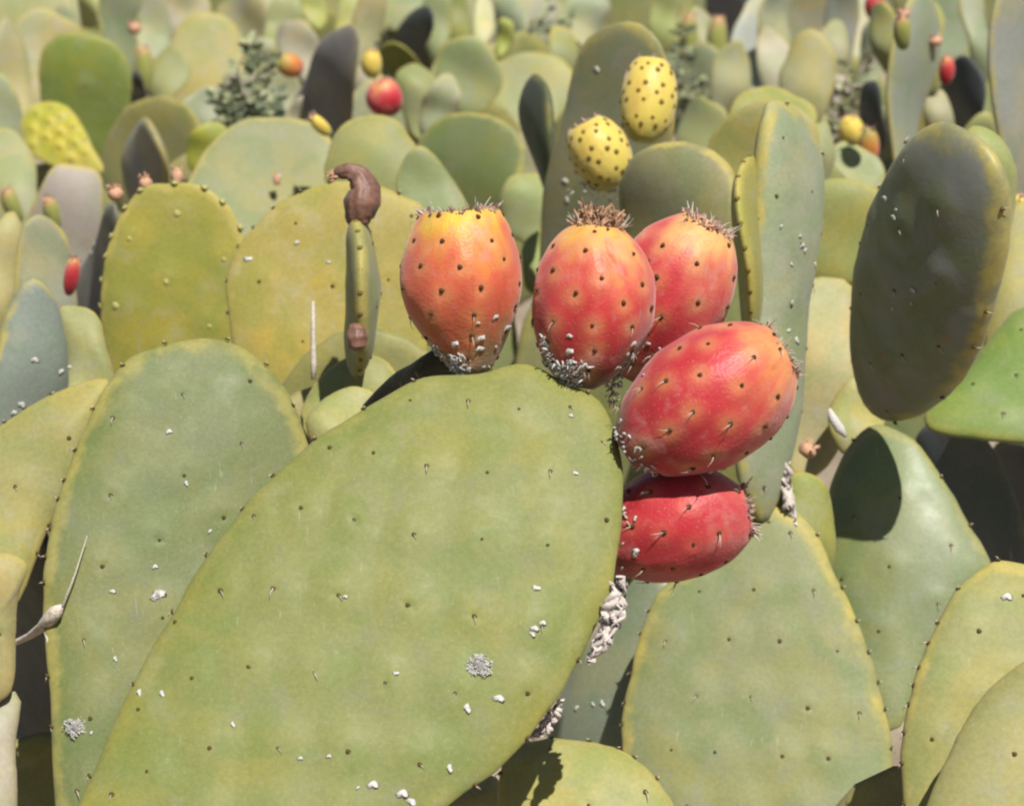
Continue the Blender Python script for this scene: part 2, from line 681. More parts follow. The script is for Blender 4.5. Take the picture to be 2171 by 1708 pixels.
# ------------------------------------------------------------------ ground
def ground():
    n = 90
    xs = np.linspace(-1, 1, n)
    X, Y = np.meshgrid(np.sign(xs) * np.abs(xs) ** 2 * 60, np.sign(xs) * np.abs(xs) ** 2 * 60 + 3)
    Z = .28 + .03 * np.sin(X * 2.1) * np.cos(Y * 1.7) + .02 * np.sin(X * 5 + Y * 3)
    vs = np.stack([X.ravel(), Y.ravel(), Z.ravel()], 1)
    fs = [(j * n + i, j * n + i + 1, (j + 1) * n + i + 1, (j + 1) * n + i) for j in range(n - 1) for i in range(n - 1)]
    m, nt, b = new_mat("dry_soil")
    tc = N(nt, "ShaderNodeTexCoord")
    v = tc.outputs["Object"]
    a = noise(nt, v, 6, 6, .65)
    g = noise(nt, v, 90, 4, .7)
    c = mix(nt, mrange(nt, a, .35, .65), (.16, .12, .075), (.30, .24, .16))
    c = mix(nt, mrange(nt, g, .55, .7), c, (.36, .31, .22))
    link(nt, c, b.inputs["Base Color"])
    b.inputs["Roughness"].default_value = .95
    bump(nt, g, .6, .02, b)
    o = obj("ground", mesh_from("ground", vs, fs, (m,)))
    tag(o, "dry pale soil under the prickly pear thicket", None, None, "structure")


ground()

# ------------------------------------------------------------------ foreground pads
GR = "large pads in the foreground"
main_out = [(1030, 782), (1090, 768), (1140, 775), (1200, 812), (1265, 845), (1295, 890), (1308, 950), (1320, 1020), (1322, 1090), (1312, 1180), (1288, 1270),
            (1252, 1350), (1210, 1430), (1165, 1510), (1110, 1575), (1040, 1640), (960, 1700), (870, 1765), (740, 1840), (580, 1900), (420, 1940),
            (270, 1925), (165, 1860), (140, 1790), (160, 1708), (202, 1620), (252, 1510), (310, 1400), (370, 1290), (430, 1190), (500, 1100), (570, 1020),
            (650, 945), (730, 890), (800, 850), (880, 805), (960, 788)]
main_ar = [(870, 855), (993, 858), (1100, 877), (1208, 870), (700, 957), (793, 972), (905, 1003), (1033, 1017), (1165, 1012), (1275, 943), (640, 1090),
           (752, 1118), (878, 1150), (1022, 1160), (1160, 1170), (1285, 1110), (470, 1262), (582, 1262), (720, 1278), (865, 1299), (1005, 1322), (540, 1102),
           (372, 1322), (410, 1447), (530, 1427), (668, 1440), (818, 1462), (965, 1482), (1118, 1478), (295, 1508), (315, 1643), (448, 1597), (592, 1598),
           (740, 1605), (890, 1630), (1148, 1340), (1230, 1385), (600, 1745), (430, 1745), (750, 1750), (240, 1690)]
I_MAIN = pad("main", main_out, 1.20, (.02, -.80, .58), (146, 151, 82), "largest pad, in front, green and broad, carrying the red fruits on its upper edge",
             GR, .019, 2, .25, ape=main_ar, rimdots=22, warp=.0026, bumpy=.0018,
             specks=[(1135, 1260, 1.1), (1057, 1490, 1.5), (990, 1512, 1.3), (953, 1635, 1.1), (793, 1673, 1.5), (855, 1690, 1.6), (873, 1706, 1.4), (497, 1547, .8),
                     (297, 1472, 1), (346, 1477, .9), (760, 1680, .6), (1218, 1014, .8), (640, 1619, .7), (700, 1615, .7), (1210, 890, .7), (840, 1443, .8),
                     (1150, 1333, 1.0), (1132, 1345, 1.2), (1128, 1357, .9), (735, 1282, .7)])
I_L2 = pad("left2", [(240, 800), (280, 760), (340, 733), (400, 722), (450, 718), (510, 736), (570, 785), (618, 860), (650, 935), (690, 1060), (700, 1250), (640, 1480),
                     (520, 1720), (380, 1880), (230, 1920), (135, 1830), (117, 1700), (108, 1550), (97, 1400), (92, 1250), (100, 1150), (122, 1060), (160, 950), (200, 860)],
            1.29, (.22, -.84, .48), (130, 139, 86), "tall green pad with dusty bloom standing left behind the largest pad", GR, .021, 2, .6, sp=.033, lat=.25, bumpy=.0012,
            rimdots=26, specks=[(330, 1270, 2.2), (390, 1035, .8), (440, 1135, .7), (355, 925, 1), (325, 1210, .9), (235, 1262, .9), (240, 1405, .8), (190, 1560, .6)])
I_L3 = pad("left3", [(238, 808), (170, 814), (95, 848), (0, 905), (-100, 985), (-170, 1100), (-150, 1230), (-60, 1330), (30, 1290), (72, 1190), (98, 1120), (160, 1010), (215, 880)],
            1.37, (-.05, -.85, .5), (176, 172, 108), "yellowish green pad at the left edge, half behind the tall dusty pad", GR, .019, 1, .8, sp=.034, lat=-.3, rimdots=14)
pad("left4", [(60, 1200), (10, 1170), (-60, 1190), (-120, 1300), (-120, 1420), (-50, 1500), (10, 1482), (30, 1440), (33, 1340), (40, 1260)],
    1.25, (.1, -.9, .3), (188, 176, 126), "pale yellow rimmed pad at the left edge beside the black gap", GR, .014, 1, .5, sp=.034)
pad("gapshade", [(30, 1130), (15, 1300), (10, 1500), (15, 1750), (90, 1850), (150, 1700), (150, 1450), (130, 1250), (100, 1120)], 1.50, (-.62, -.70, -.42), (84, 92, 92),  # added pad, coloured dark so the gap reads as deep shade
    "added dark pad standing in for the shade of the narrow gap at the lower left", GR, .018, 0, .1)
pad("left5", [(38, 1470), (-20, 1475), (-100, 1520), (-150, 1650), (-120, 1820), (-40, 1860), (20, 1800), (38, 1700), (36, 1580)],
    1.25, (-.1, -.85, .45), (200, 190, 165), "pale greyish pad in the lower left corner", GR, .018, 0, .4)
I_R4 = pad("right4", [(1318, 1600), (1325, 1490), (1350, 1370), (1385, 1275), (1440, 1215), (1505, 1155), (1575, 1095), (1650, 1075), (1720, 1115), (1775, 1220), (1830, 1350),
                      (1872, 1480), (1893, 1620), (1895, 1780), (1840, 1930), (1700, 2010), (1520, 2000), (1390, 1900), (1330, 1760)],
            1.48, (-.12, -.85, .46), (154, 160, 112), "broad green pad below the lowest red fruit, right of the largest pad", GR, .021, 2, 1.0, sp=.031, lat=.0, rimdots=26, bumpy=.0012)
I_R5 = pad("right5", [(1850, 900), (1790, 955), (1755, 1040), (1742, 1150), (1748, 1290), (1790, 1430), (1850, 1520), (1905, 1540), (1965, 1430), (2045, 1300), (2100, 1205),
                      (2062, 1120), (1995, 1010), (1930, 925)],
            1.54, (-.22, -.82, .50), (140, 152, 100), "waxy pad with a bright sheen, shadowed by the dark leaning pad above it", GR, .018, 1, .5, sp=.034, lat=.4, rimdots=10, mat=MWAX, bx=2.6)
I_R6 = pad("right6", [(2140, 1185), (2080, 1205), (2020, 1262), (1970, 1355), (1935, 1450), (1915, 1550), (1912, 1660), (1935, 1800), (2040, 1920), (2230, 1900), (2350, 1640),
                      (2330, 1370), (2250, 1235)],
            1.27, (.05, -.84, .5), (168, 168, 104), "rounded yellow rimmed pad at the lower right edge", GR, .02, 2, .95, sp=.033, lat=.5, rimdots=22, specks=[(2130, 1270, 1.6)])
I_R7 = pad("right7", [(2200, 1385), (2130, 1430), (2070, 1490), (2020, 1580), (1975, 1680), (1950, 1790), (2010, 1930), (2200, 1950), (2380, 1750), (2360, 1500), (2280, 1400)],
            1.20, (-.05, -.8, .58), (172, 168, 106), "nearest pad in the lower right corner", GR, .02, 1, .5, sp=.036, lat=.2)
I_B8 = pad("bottom8", [(1065, 1610), (1100, 1580), (1155, 1566), (1215, 1567), (1285, 1580), (1350, 1612), (1400, 1665), (1440, 1740), (1450, 1850), (1380, 1960), (1200, 1980), (1090, 1880), (1058, 1740)],
1.27, (.0, -.74, .66), (182, 180, 112), "pale round topped pad at the bottom edge, right of the largest pad", GR, .02, 2, .7, sp=.028, lat=.2, rimdots=16)
pad("bottom8b", [(1050, 1645), (1005, 1662), (950, 1700), (920, 1780), (980, 1850), (1050, 1820), (1075, 1720)], 1.33, (.2, -.85, .45), (200, 186, 130),
    "small pale pad wedged under the lower right edge of the largest pad", GR, .014, 0, .6)
I_9 = pad("slate9", [(1395, 1195), (1340, 1235), (1280, 1320), (1215, 1430), (1160, 1560), (1170, 1720), (1290, 1800), (1390, 1720), (1430, 1500), (1440, 1300)],
          1.56, (-.50, -.80, .30), (150, 160, 138), "smooth grey green pad with a glint, between the largest pad and the broad right one", GR, .018, 0, .2, mat=MWAX,
          specks=[(1300, 1490, 1.2), (1280, 1492, .8), (1243, 1500, 1.0)])
I_33 = pad("dark33", [(1990, 262), (1930, 298), (1880, 380), (1840, 490), (1813, 620), (1808, 740), (1826, 840), (1862, 885), (1920, 895), (1972, 865), (2040, 800), (2090, 700),
                      (2122, 560), (2130, 430), (2112, 345), (2060, 285)],
           1.452, (-.84, -.50, -.2), (134, 142, 106), "dark pad leaning over at the right, its face in shade and its edge lit", GR, .038, 1, 1.0, mat=MSCUFF, sp=.034, lat=.3, spines=.7,
           rimdots=9, specks=[(1918, 406, 1.3), (1950, 440, 1.1), (1952, 425, .7), (1993, 593, 1.2), (1950, 632, .8), (1860, 855, .9), (1990, 620, .7)], bumpy=.002)
I_34 = pad("green34", [(2300, 640), (2171, 652), (2120, 690), (2060, 770), (1990, 845), (1957, 880), (1975, 915), (2060, 933), (2171, 942), (2300, 920), (2380, 820), (2370, 700)],
           1.60, (-.1, -.62, .78), (138, 160, 84), "fresh green pad lying almost flat at the right edge", GR, .022, 1, .35, sp=.03, lat=.3)
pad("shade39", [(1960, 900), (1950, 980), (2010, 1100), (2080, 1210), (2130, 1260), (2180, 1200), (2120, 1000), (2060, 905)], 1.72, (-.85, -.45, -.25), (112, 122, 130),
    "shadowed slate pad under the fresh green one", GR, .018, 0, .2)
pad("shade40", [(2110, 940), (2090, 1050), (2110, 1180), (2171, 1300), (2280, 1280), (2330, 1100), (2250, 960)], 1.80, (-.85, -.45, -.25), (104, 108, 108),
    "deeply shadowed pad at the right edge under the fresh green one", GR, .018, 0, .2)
# ------------------------------------------------------------------ middle distance
GM = "pads in the middle of the thicket"
pad("m11", [(365, 388), (300, 400), (255, 455), (225, 540), (214, 640), (222, 730), (245, 810), (300, 880), (400, 890), (480, 780), (515, 640), (520, 520), (495, 455), (450, 408), (412, 390)],
    1.72, (-.12, -.95, .12), (176, 172, 84), "yellow green pad dotted with pale areoles, three peach buds on its top", GM, .02, 1, 1.0, sp=.037, lat=.35, ae=ME_AREOLE_L, spines=0, rimdots=20)
pad("m12", [(482, 640), (487, 560), (520, 500), (590, 432), (650, 402), (720, 385), (800, 393), (860, 418), (905, 455), (925, 600), (905, 740), (820, 880), (700, 930), (585, 870), (505, 760)],
    1.60, (-.05, -.9, .32), (190, 174, 92), "yellowish brown tinged pad behind the upright edge-on pad", GM, .018, 1, .6, sp=.038, lat=.1, spines=.2, rimdots=20,
    specks=[(528, 552, 1.4), (633, 518, 1.0), (700, 560, .8)])
pad("m13a", [(640, 860), (665, 810), (715, 772), (770, 758), (820, 775), (850, 840), (800, 930), (700, 960), (645, 920)], 1.50, (.05, -.75, .65), (172, 172, 108),
    "small rounded pad above the largest pad's left shoulder, rear one of two", GM, .016, 0, 1.0)
pad("m13b", [(650, 915), (672, 862), (712, 830), (755, 822), (800, 840), (815, 900), (760, 980), (690, 980)], 1.44, (.0, -.75, .65), (190, 186, 118),
    "small rounded pad above the largest pad's left shoulder, front one of two", GM, .016, 0, 1.0)
pad("m13c", [(765, 862), (775, 880), (850, 850), (950, 800), (985, 775), (960, 745), (905, 745), (850, 785)], 1.31, (-.25, -.62, -.74), (60, 62, 52),  # dark stub added in place of a strip of shade
    "added dark pad stub standing in for the strip of shade under the leftmost large fruit", GM, .012, 0, .0)
pad("m14", [(123, 660), (150, 646), (190, 655), (214, 685), (226, 740), (245, 815), (220, 870), (140, 870), (135, 760)], 1.62, (.1, -.85, .5), (180, 180, 124),
    "small pale pad squeezed left of the pad with pale areoles", GM, .016, 0, 1.0)
pad("m15", [(65, 590), (28, 650), (-5, 740), (-30, 850), (0, 960), (80, 960), (135, 880), (138, 760), (130, 680), (108, 620)], 1.55, (.62, -.78, .05), (150, 160, 146),
    "bluish grey pad with a yellow left rim at the left edge", GM, .02, 0, 1.0, specks=[(55, 758, 1.5), (30, 853, 1.5), (15, 870, 1.2), (110, 783, 1.2), (135, 775, 1)])
pad("m16", [(250, 425), (205, 490), (165, 580), (140, 645), (190, 760), (245, 720), (262, 560), (265, 460)], 1.95, (-.86, -.5, -.1), (140, 140, 130),
    "slate grey shaded pad left of the pad with pale areoles", GM, .018, 0, .3, specks=[(197, 518, 1.4), (194, 535, 1.2)])
pad("m17", [(115, 352), (78, 415), (52, 500), (60, 600), (130, 640), (205, 560), (218, 450), (212, 370), (165, 350)], 2.15, (.2, -.97, .1), (190, 178, 165),
    "pinkish grey pad below the bumpy yellow pad", GM, .02, 0, 1.0)
pad("m17b", [(90, 455), (50, 480), (35, 560), (30, 660), (80, 760), (150, 740), (160, 600), (140, 500)], 1.84, (.45, -.88, .1), (166, 166, 140),
    "grey green pad with a yellow left rim beside the small pink fruit", GM, .018, 0, 1.0)
pad("m18", [(180, 70), (122, 76), (88, 112), (84, 180), (95, 240), (150, 320), (230, 330), (268, 260), (279, 195), (275, 140), (245, 95)], 2.65, (-.1, -.95, -.05), (150, 165, 82),
    "saturated green pad in the upper left", GM, .024, 1, .5, sp=.05, lat=.3, ae=ME_AREOLE_Y, spines=0)
pad("m19", [(60, 228), (98, 214), (140, 224), (172, 262), (197, 312), (219, 358), (188, 364), (112, 352), (62, 322), (44, 272)], 2.45, (-.15, -.8, .5), (206, 196, 78),
    "bright yellow bumpy young pad at the upper left", GM, .014, 1, 1.0, sp=.015, lat=.5, ae=ME_AREOLE_Y, spines=0, bumpy=.0035)
pad("m20", [(430, 28), (385, 48), (360, 100), (354, 160), (368, 220), (430, 270), (492, 250), (522, 170), (526, 110), (502, 58), (470, 33)], 3.0, (.1, -.9, .35), (192, 184, 124),
    "pale yellowish pad in the upper left, round topped", GM, .026, 0, .9)
pad("m21", [(330, 205), (270, 228), (228, 300), (215, 400), (300, 470), (400, 440), (440, 330), (412, 240), (370, 210)], 2.5, (-.45, -.88, .05), (156, 154, 100),
    "olive pad behind the narrow dark slate one", GM, .024, 0, .5)
pad("m22", [(300, 250), (278, 285), (270, 360), (295, 440), (340, 430), (347, 340), (328, 268)], 2.3, (-.93, -.35, -.12), (150, 148, 140),
    "narrow dark slate pad with a light right edge", GM, .03, 0, .8)
pad("m23", [(560, 247), (490, 265), (430, 325), (390, 410), (395, 510), (480, 600), (600, 560), (695, 440), (712, 330), (690, 280), (640, 252)], 2.1, (.0, -.8, .6), (166, 168, 122),
    "large pale green pad behind the shoulder between two yellow ones", GM, .022, 0, .7, specks=[(588, 378, 2.2)])
pad("m24", [(402, 290), (440, 260), (476, 268), (474, 300), (430, 370), (398, 350)], 2.25, (-.1, -.85, .1), (172, 176, 70), "small bright yellow green pad tip behind the large pale one", GM, .010, 0, .4)
pad("m25", [(790, 245), (732, 265), (700, 312), (692, 400), (760, 500), (880, 500), (930, 430), (905, 350), (870, 290), (840, 255)], 2.0, (-.05, -.85, .45), (166, 168, 108),
    "green pad below the small red fruit in the background", GM, .022, 0, .8)
pad("m25b", [(905, 318), (870, 322), (840, 380), (860, 470), (930, 500), (990, 450), (960, 380)], 1.92, (.1, -.9, .4), (160, 166, 116),
    "small green pad just behind the crown of the leftmost large fruit", GM, .02, 0, .6)
pad("m26", [(985, 238), (930, 252), (895, 290), (884, 340), (925, 430), (1000, 470), (1075, 440), (1113, 370), (1106, 300), (1062, 254)], 2.3, (-.4, -.9, .12), (140, 152, 100),
    "round darker green pad in the background above the leftmost large fruit", GM, .024, 0, .8)
pad("m27", [(1285, 55), (1228, 110), (1196, 230), (1166, 350), (1148, 470), (1155, 620), (1290, 660), (1380, 480), (1425, 300), (1430, 180), (1402, 85), (1350, 48)],
    1.90, (-.58, -.82, .0), (158, 156, 122), "tall grey olive pad behind the two yellow fruits", GM, .02, 0, .9, specks=[(1277, 145, 1.5), (1212, 380, 1.6), (1215, 420, 1.2)])
pad("m28", [(1430, 300), (1370, 318), (1326, 368), (1310, 440), (1345, 570), (1480, 600), (1560, 520), (1568, 420), (1546, 358), (1498, 314)],
    1.62, (-.52, -.84, .12), (152, 150, 110), "grey olive pad with a yellow right rim behind the upper right fruit", GM, .02, 0, 1.0)
pad("m29", [(1635, 212), (1612, 280), (1598, 420), (1590, 600), (1578, 820), (1560, 985), (1580, 1055), (1614, 1112), (1646, 1050), (1690, 880), (1712, 640), (1738, 420), (1735, 320), (1700, 250)],
    1.50, (.74, -.66, .12), (176, 182, 150), "long grey green pad with a yellow edge right of the fruits", GM, .026, 1, 1.0, sp=.03, lat=.1, spines=.3, rimdots=14,
    specks=[(1662, 520, 1.2), (1668, 530, .9), (1640, 560, .8), (1700, 560, .8), (1620, 480, .9), (1655, 500, .8), (1635, 700, 1), (1655, 720, 1.3), (1640, 640, .8), (1648, 980, .8)])
pad("m30", [(1640, 212), (1560, 236), (1505, 290), (1500, 380), (1560, 460), (1700, 440), (1740, 330), (1720, 250)], 1.95, (-.2, -.9, .25), (168, 164, 104),
    "olive green pad behind the long grey green one", GM, .022, 0, .8)
pad("m31", [(1740, 385), (1702, 430), (1685, 520), (1690, 588), (1770, 600), (1850, 592), (1885, 490), (1872, 412), (1800, 380)], 1.78, (-.1, -.9, .2), (166, 166, 96),
    "plain green pad between the long grey green pad and the dark leaning one", GM, .02, 0, .6)
pad("m32", [(1752, 586), (1700, 602), (1672, 680), (1662, 850), (1660, 960), (1700, 1020), (1775, 960), (1812, 820), (1815, 620)], 1.68, (.05, -.9, .35), (198, 188, 140),
    "faded tan pad with a grey fold left of the dark leaning pad", GM, .016, 0, .9, warp=.006)
pad("m32b", [(1810, 800), (1770, 840), (1755, 900), (1790, 960), (1850, 950), (1880, 880), (1860, 810)], 1.64, (.1, -.85, .45), (196, 192, 128),
    "small pale green pad tip left of the dark leaning pad's base", GM, .014, 0, .8)
pad("m35", [(2050, 275), (2090, 275), (2130, 320), (2155, 400), (2150, 480), (2100, 520), (2060, 450), (2030, 340)], 1.60, (.3, -.85, .3), (182, 184, 120),
    "pale pad peeping out behind the dark leaning one", GM, .018, 0, .8)
pad("m36", [(2150, 430), (2120, 520), (2100, 640), (2090, 760), (2171, 840), (2270, 760), (2280, 560), (2230, 440)], 1.70, (.0, -.88, .4), (178, 174, 116),
    "yellowish pad at the right edge above the fresh green one", GM, .018, 0, .9)
pad("m42", [(1700, 1000), (1660, 1020), (1645, 1100), (1690, 1180), (1750, 1240), (1770, 1150), (1755, 1040)], 1.515, (.2, -.9, .3), (168, 170, 92),
    "mottled green pad left of the waxy shadowed one", GM, .016, 0, .6)

# edge-on upright pads: real lens shaped pads whose faces look sideways


def edge_pad(key, base, top, d, width, n, color, label, T=.02, group=GM, rimc=.9, d2=None, hi=0, **kw):
    A, B = P(base[0], base[1], d), P(top[0], top[1], d2 or d)
    U = (B - A)
    L = U.length
    U.normalize()
    nv = Vector(n)
    nv = (nv - U * nv.dot(U)).normalized()
    X = U.cross(nv)
    C = (A + B) / 2
    mw = Matrix(((X.x, U.x, nv.x, C.x), (X.y, U.y, nv.y, C.y), (X.z, U.z, nv.z, C.z), (0, 0, 0, 1)))
    loc = []
    for i in range(120):
        t = 2 * math.pi * i / 120
        loc.append((math.cos(t) * (1 + .2 * math.sin(t)) * width / 2, math.sin(t) * L / 2))
    pos = lattice(loc, .03, .2) if hi else None
    info = build_pad(loc, mw, color, T, 96 if hi else 56, 30 if hi else 16, rimc, pos, .0011 if hi else 0, .003, 0, int(base[0] * 3 + base[1]))
    tag(info.ob, label, "cactus pad", group)
    if pos:
        put_areoles(info, pos, ME_AREOLE, .3, 1)
    if kw.get("rimdots"):
        k = kw["rimdots"]
        for q in range(k):
            a = 2 * math.pi * q / k
            R = float(info.R(a))
            x, y = info.c[0] + math.cos(a) * R, info.c[1] + math.sin(a) * R
            z = info.surf(x, y, 0)[1]
            m = frame(Vector((math.cos(a), math.sin(a), 0)), Vector((x, y, z)), Vector((0, .1, 1)))
            obj("areole", ME_AREOLE_Y, info.ob, m)
    PAD_INFO[key] = info
    PAD_LIST.append((key, info, C, d))
    return info


edge_pad("e1", (762, 800), (765, 455), 1.47, .10, (.995, .05, .0), (172, 172, 120), "slim upright edge-on pad carrying the brown shrivelled fruits", .0185, hi=1, rimdots=26)
edge_pad("e2", (1590, 740), (1590, 330), 1.49, .09, (.985, -.17, .0), (190, 182, 90), "yellow knobbly edge-on pad beside the upper right fruit", .015, rimdots=22)
edge_pad("e3", (1170, 420), (1123, 160), 2.0, .07, (-.97, -.22, -.1), (84, 96, 76), "dark wedge shaped edge-on pad left of the tall grey olive one", .016, rimc=.4)

# ------------------------------------------------------------------ background pads (all traced ovals)
GB = "blurred pads in the background"
bgp = [
    ((60, 50, 210, 270, 0), 3.2, (0, -.9, .3), (174, 172, 112), "broad pad in the top left corner", .6),
    ((100, 150, 165, 260, 8), 2.9, (.4, -.9, .2), (186, 178, 132), "pale pad directly behind the saturated green one", .8),
    ((255, 55, 160, 220, -8), 3.1, (-.2, -.95, .1), (154, 162, 122), "grey green pad on the top edge right of the top left corner", .4),
    ((365, 80, 110, 300, 6), 3.3, (-.55, -.8, .0), (166, 154, 128), "taupe narrow pad left of the pale round topped one", .4),
    ((-10, 280, 120, 260, 0), 2.55, (.2, -.9, .2), (156, 164, 118), "green pad cut by the left edge beside the bumpy yellow one", .9),
    ((25, 420, 140, 280, -12), 2.3, (.0, -.85, .4), (166, 168, 116), "green pad at the left edge below the bumpy yellow one", .6),
    ((0, 580, 90, 260, 5), 1.95, (.4, -.8, .3), (186, 178, 128), "yellowish pad strip at the left edge above the bluish grey pad", .9),
    ((545, 50, 120, 170, 0), 3.6, (.1, -.9, .2), (170, 166, 128), "greyish pad on the top edge behind the leafy weed", .4),
    ((600, 90, 80, 150, 0), 3.3, (-.2, -.9, .2), (162, 162, 100), "green pad behind the orange fruit", .4),
    ((665, 20, 60, 100, -12), 3.2, (.1, -.8, .3), (182, 182, 88), "yellow green pad tip on the top edge above the slate pad", .6),
    ((550, 215, 180, 130, 25), 2.7, (-.2, -.9, .3), (178, 170, 140), "greyish low pad left of the slate one", .6),
    ((780, 60, 70, 230, 3), 2.9, (.3, -.9, .2), (184, 174, 122), "narrow upright pad above the small red fruit", .8),
    ((800, 330, 210, 300, 0), 2.6, (.1, -.9, .2), (160, 162, 118), "grey green pad behind the small red fruit", .6),
    ((862, 15, 160, 95, -8), 3.1, (.0, -.7, .6), (156, 164, 118), "leaning grey green pad on the top edge over the dark gap", .5),
    ((925, 60, 70, 160, 3), 2.95, (-.2, -.9, .2), (150, 158, 98), "narrow green pad right of the dark gap", .7),
    ((975, 60, 50, 150, 0), 3.0, (.0, -.9, .2), (160, 166, 86), "slim yellow green pad left of the cream one", .4),
    ((1024, 55, 46, 140, 6), 2.9, (.35, -.6, .6), (214, 206, 150), "cream lit narrow pad on the top edge", .6),
    ((992, 165, 140, 180, 0), 2.65, (-.1, -.9, .2), (156, 164, 106), "round green pad behind the darker round one", .9),
    ((1112, 210, 200, 210, 0), 2.75, (.0, -.8, .5), (168, 170, 112), "broad pale rimmed pad left of the tall grey olive one", 1.0),
    ((1068, 82, 40, 95, 12), 2.8, (-.1, -.9, .2), (176, 180, 74), "small bright green pad shoot above the broad pale rimmed one", .3),
    ((1130, 60, 200, 150, 10), 3.6, (-.1, -.8, .4), (166, 162, 136), "greyish pad behind the weed on the top edge", .5),
    ((1125, 330, 70, 170, 0), 2.4, (.2, -.9, .3), (190, 178, 140), "pale dry pad strip left of the dark wedge", .8),
    ((1130, 450, 140, 170, 0), 2.2, (-.1, -.9, .3), (162, 168, 104), "green pad between the two left large fruits", .7),
    ((1145, 560, 80, 150, 0), 2.05, (.2, -.9, .3), (180, 184, 108), "small light pad in the gap between the two left large fruits", .6),
    ((1440, 40, 70, 220, 0), 3.1, (.0, -.9, .2), (166, 168, 104), "upright pad on the top edge right of the tall grey olive one", .6),
    ((1470, 200, 170, 210, 0), 2.9, (-.3, -.9, .1), (156, 158, 120), "grey green pad right of the upper yellow fruit", .5),
    ((1560, 30, 130, 170, 5), 3.4, (-.8, -.55, -.1), (130, 128, 132), "dark slate pad on the top edge", .2),
    ((1595, 110, 90, 230, 4), 3.0, (.45, -.75, .4), (182, 186, 172), "whitish glossy pad right of the dark slate one", .2),  # white glare painted into the skin colour
    ((1685, 60, 180, 300, 0), 3.1, (-.35, -.9, .1), (170, 164, 130), "large taupe pad on the top edge right of centre", .5),
    ((1710, 180, 130, 210, 6), 2.5, (-.15, -.9, .3), (172, 168, 114), "pad with an angular shoulder behind the long grey green one", .8),
    ((1632, 275, 200, 180, 0), 2.15, (-.1, -.8, .5), (158, 162, 84), "arched green pad just behind the olive green one", .8),
    ((1785, 50, 70, 250, 0), 3.0, (-.6, -.75, .1), (150, 150, 138), "narrow grey pad left of the small pink fruit", .3),
    ((1825, 130, 110, 300, 3), 3.2, (.1, -.8, .5), (196, 188, 148), "pale dry pad behind the yellow and orange fruits", .5),
    ((1930, 190, 100, 440, 3), 2.15, (.78, -.6, .05), (154, 162, 140), "tall grey green pad with a yellow edge in the upper right", .9),
    ((2010, 40, 150, 210, 0), 2.7, (.2, -.9, .2), (156, 166, 128), "grey green pad on the top edge at the upper right", .5),
    ((2060, 190, 60, 140, -12), 2.6, (.1, -.8, .4), (174, 178, 130), "small pale pad in front of the dark gap at the upper right", .5),
    ((2150, 190, 110, 600, 1), 1.95, (.8, -.6, .0), (160, 162, 152), "tall grey pad with a green edge at the right edge", .8),
    ((1800, 380, 160, 140, 30), 2.1, (-.1, -.8, .5), (168, 172, 122), "folded pale green pad under the yellow fruit", .6),
    ((1740, 330, 60, 160, 0), 2.0, (.3, -.85, .3), (160, 166, 124), "narrow grey green pad right of the long grey green one", .5),
]
def soft(c):
    """hazy, brighter look of the background put into the pad colour"""
    g = (c[0] + c[1] + c[2]) / 3 + 12
    return tuple(min(255, v * .90 + g * .10 + 12) for v in c)


for k, (o_, d_, n_, c_, l_, r_) in enumerate(bgp):
    if k in (3, 8):
        continue
    c_ = soft(c_)
    pad("b%d" % k, oval(*o_), d_, n_, c_, l_, GB, .022, 0, r_, warp=.005)
LANDMARKS = [(60, 40, "the top left corner"), (180, 100, "the saturated green pad"), (120, 280, "the bumpy yellow pad"), (440, 60, "the pale round topped pad"), (510, 180, "the bushy weed"),
             (608, 140, "the small orange and green fruit"), (700, 150, "the slate grey shaded pad"), (815, 205, "the small red fruit"), (788, 130, "the small yellow young fruit"),
             (925, 60, "the narrow green pad"), (1024, 55, "the cream lit narrow pad"), (1110, 200, "the broad pale rimmed pad"), (985, 260, "the round darker green pad"),
             (1300, 60, "the tall grey olive pad's top"), (1380, 220, "the upper yellow fruit"), (1462, 60, "the left finger shaped green fruit"), (1522, 80, "the right finger shaped green fruit"),
             (1595, 110, "the whitish pad with painted glare"), (1710, 150, "the pad with an angular shoulder"), (1854, 15, "the small pink red fruit"), (1800, 280, "the small yellow fruit at the upper right"),
             (1930, 190, "the tall grey green pad"), (1972, 150, "the plump unripe green fruit"), (2150, 150, "the tall grey pad at the right edge")]
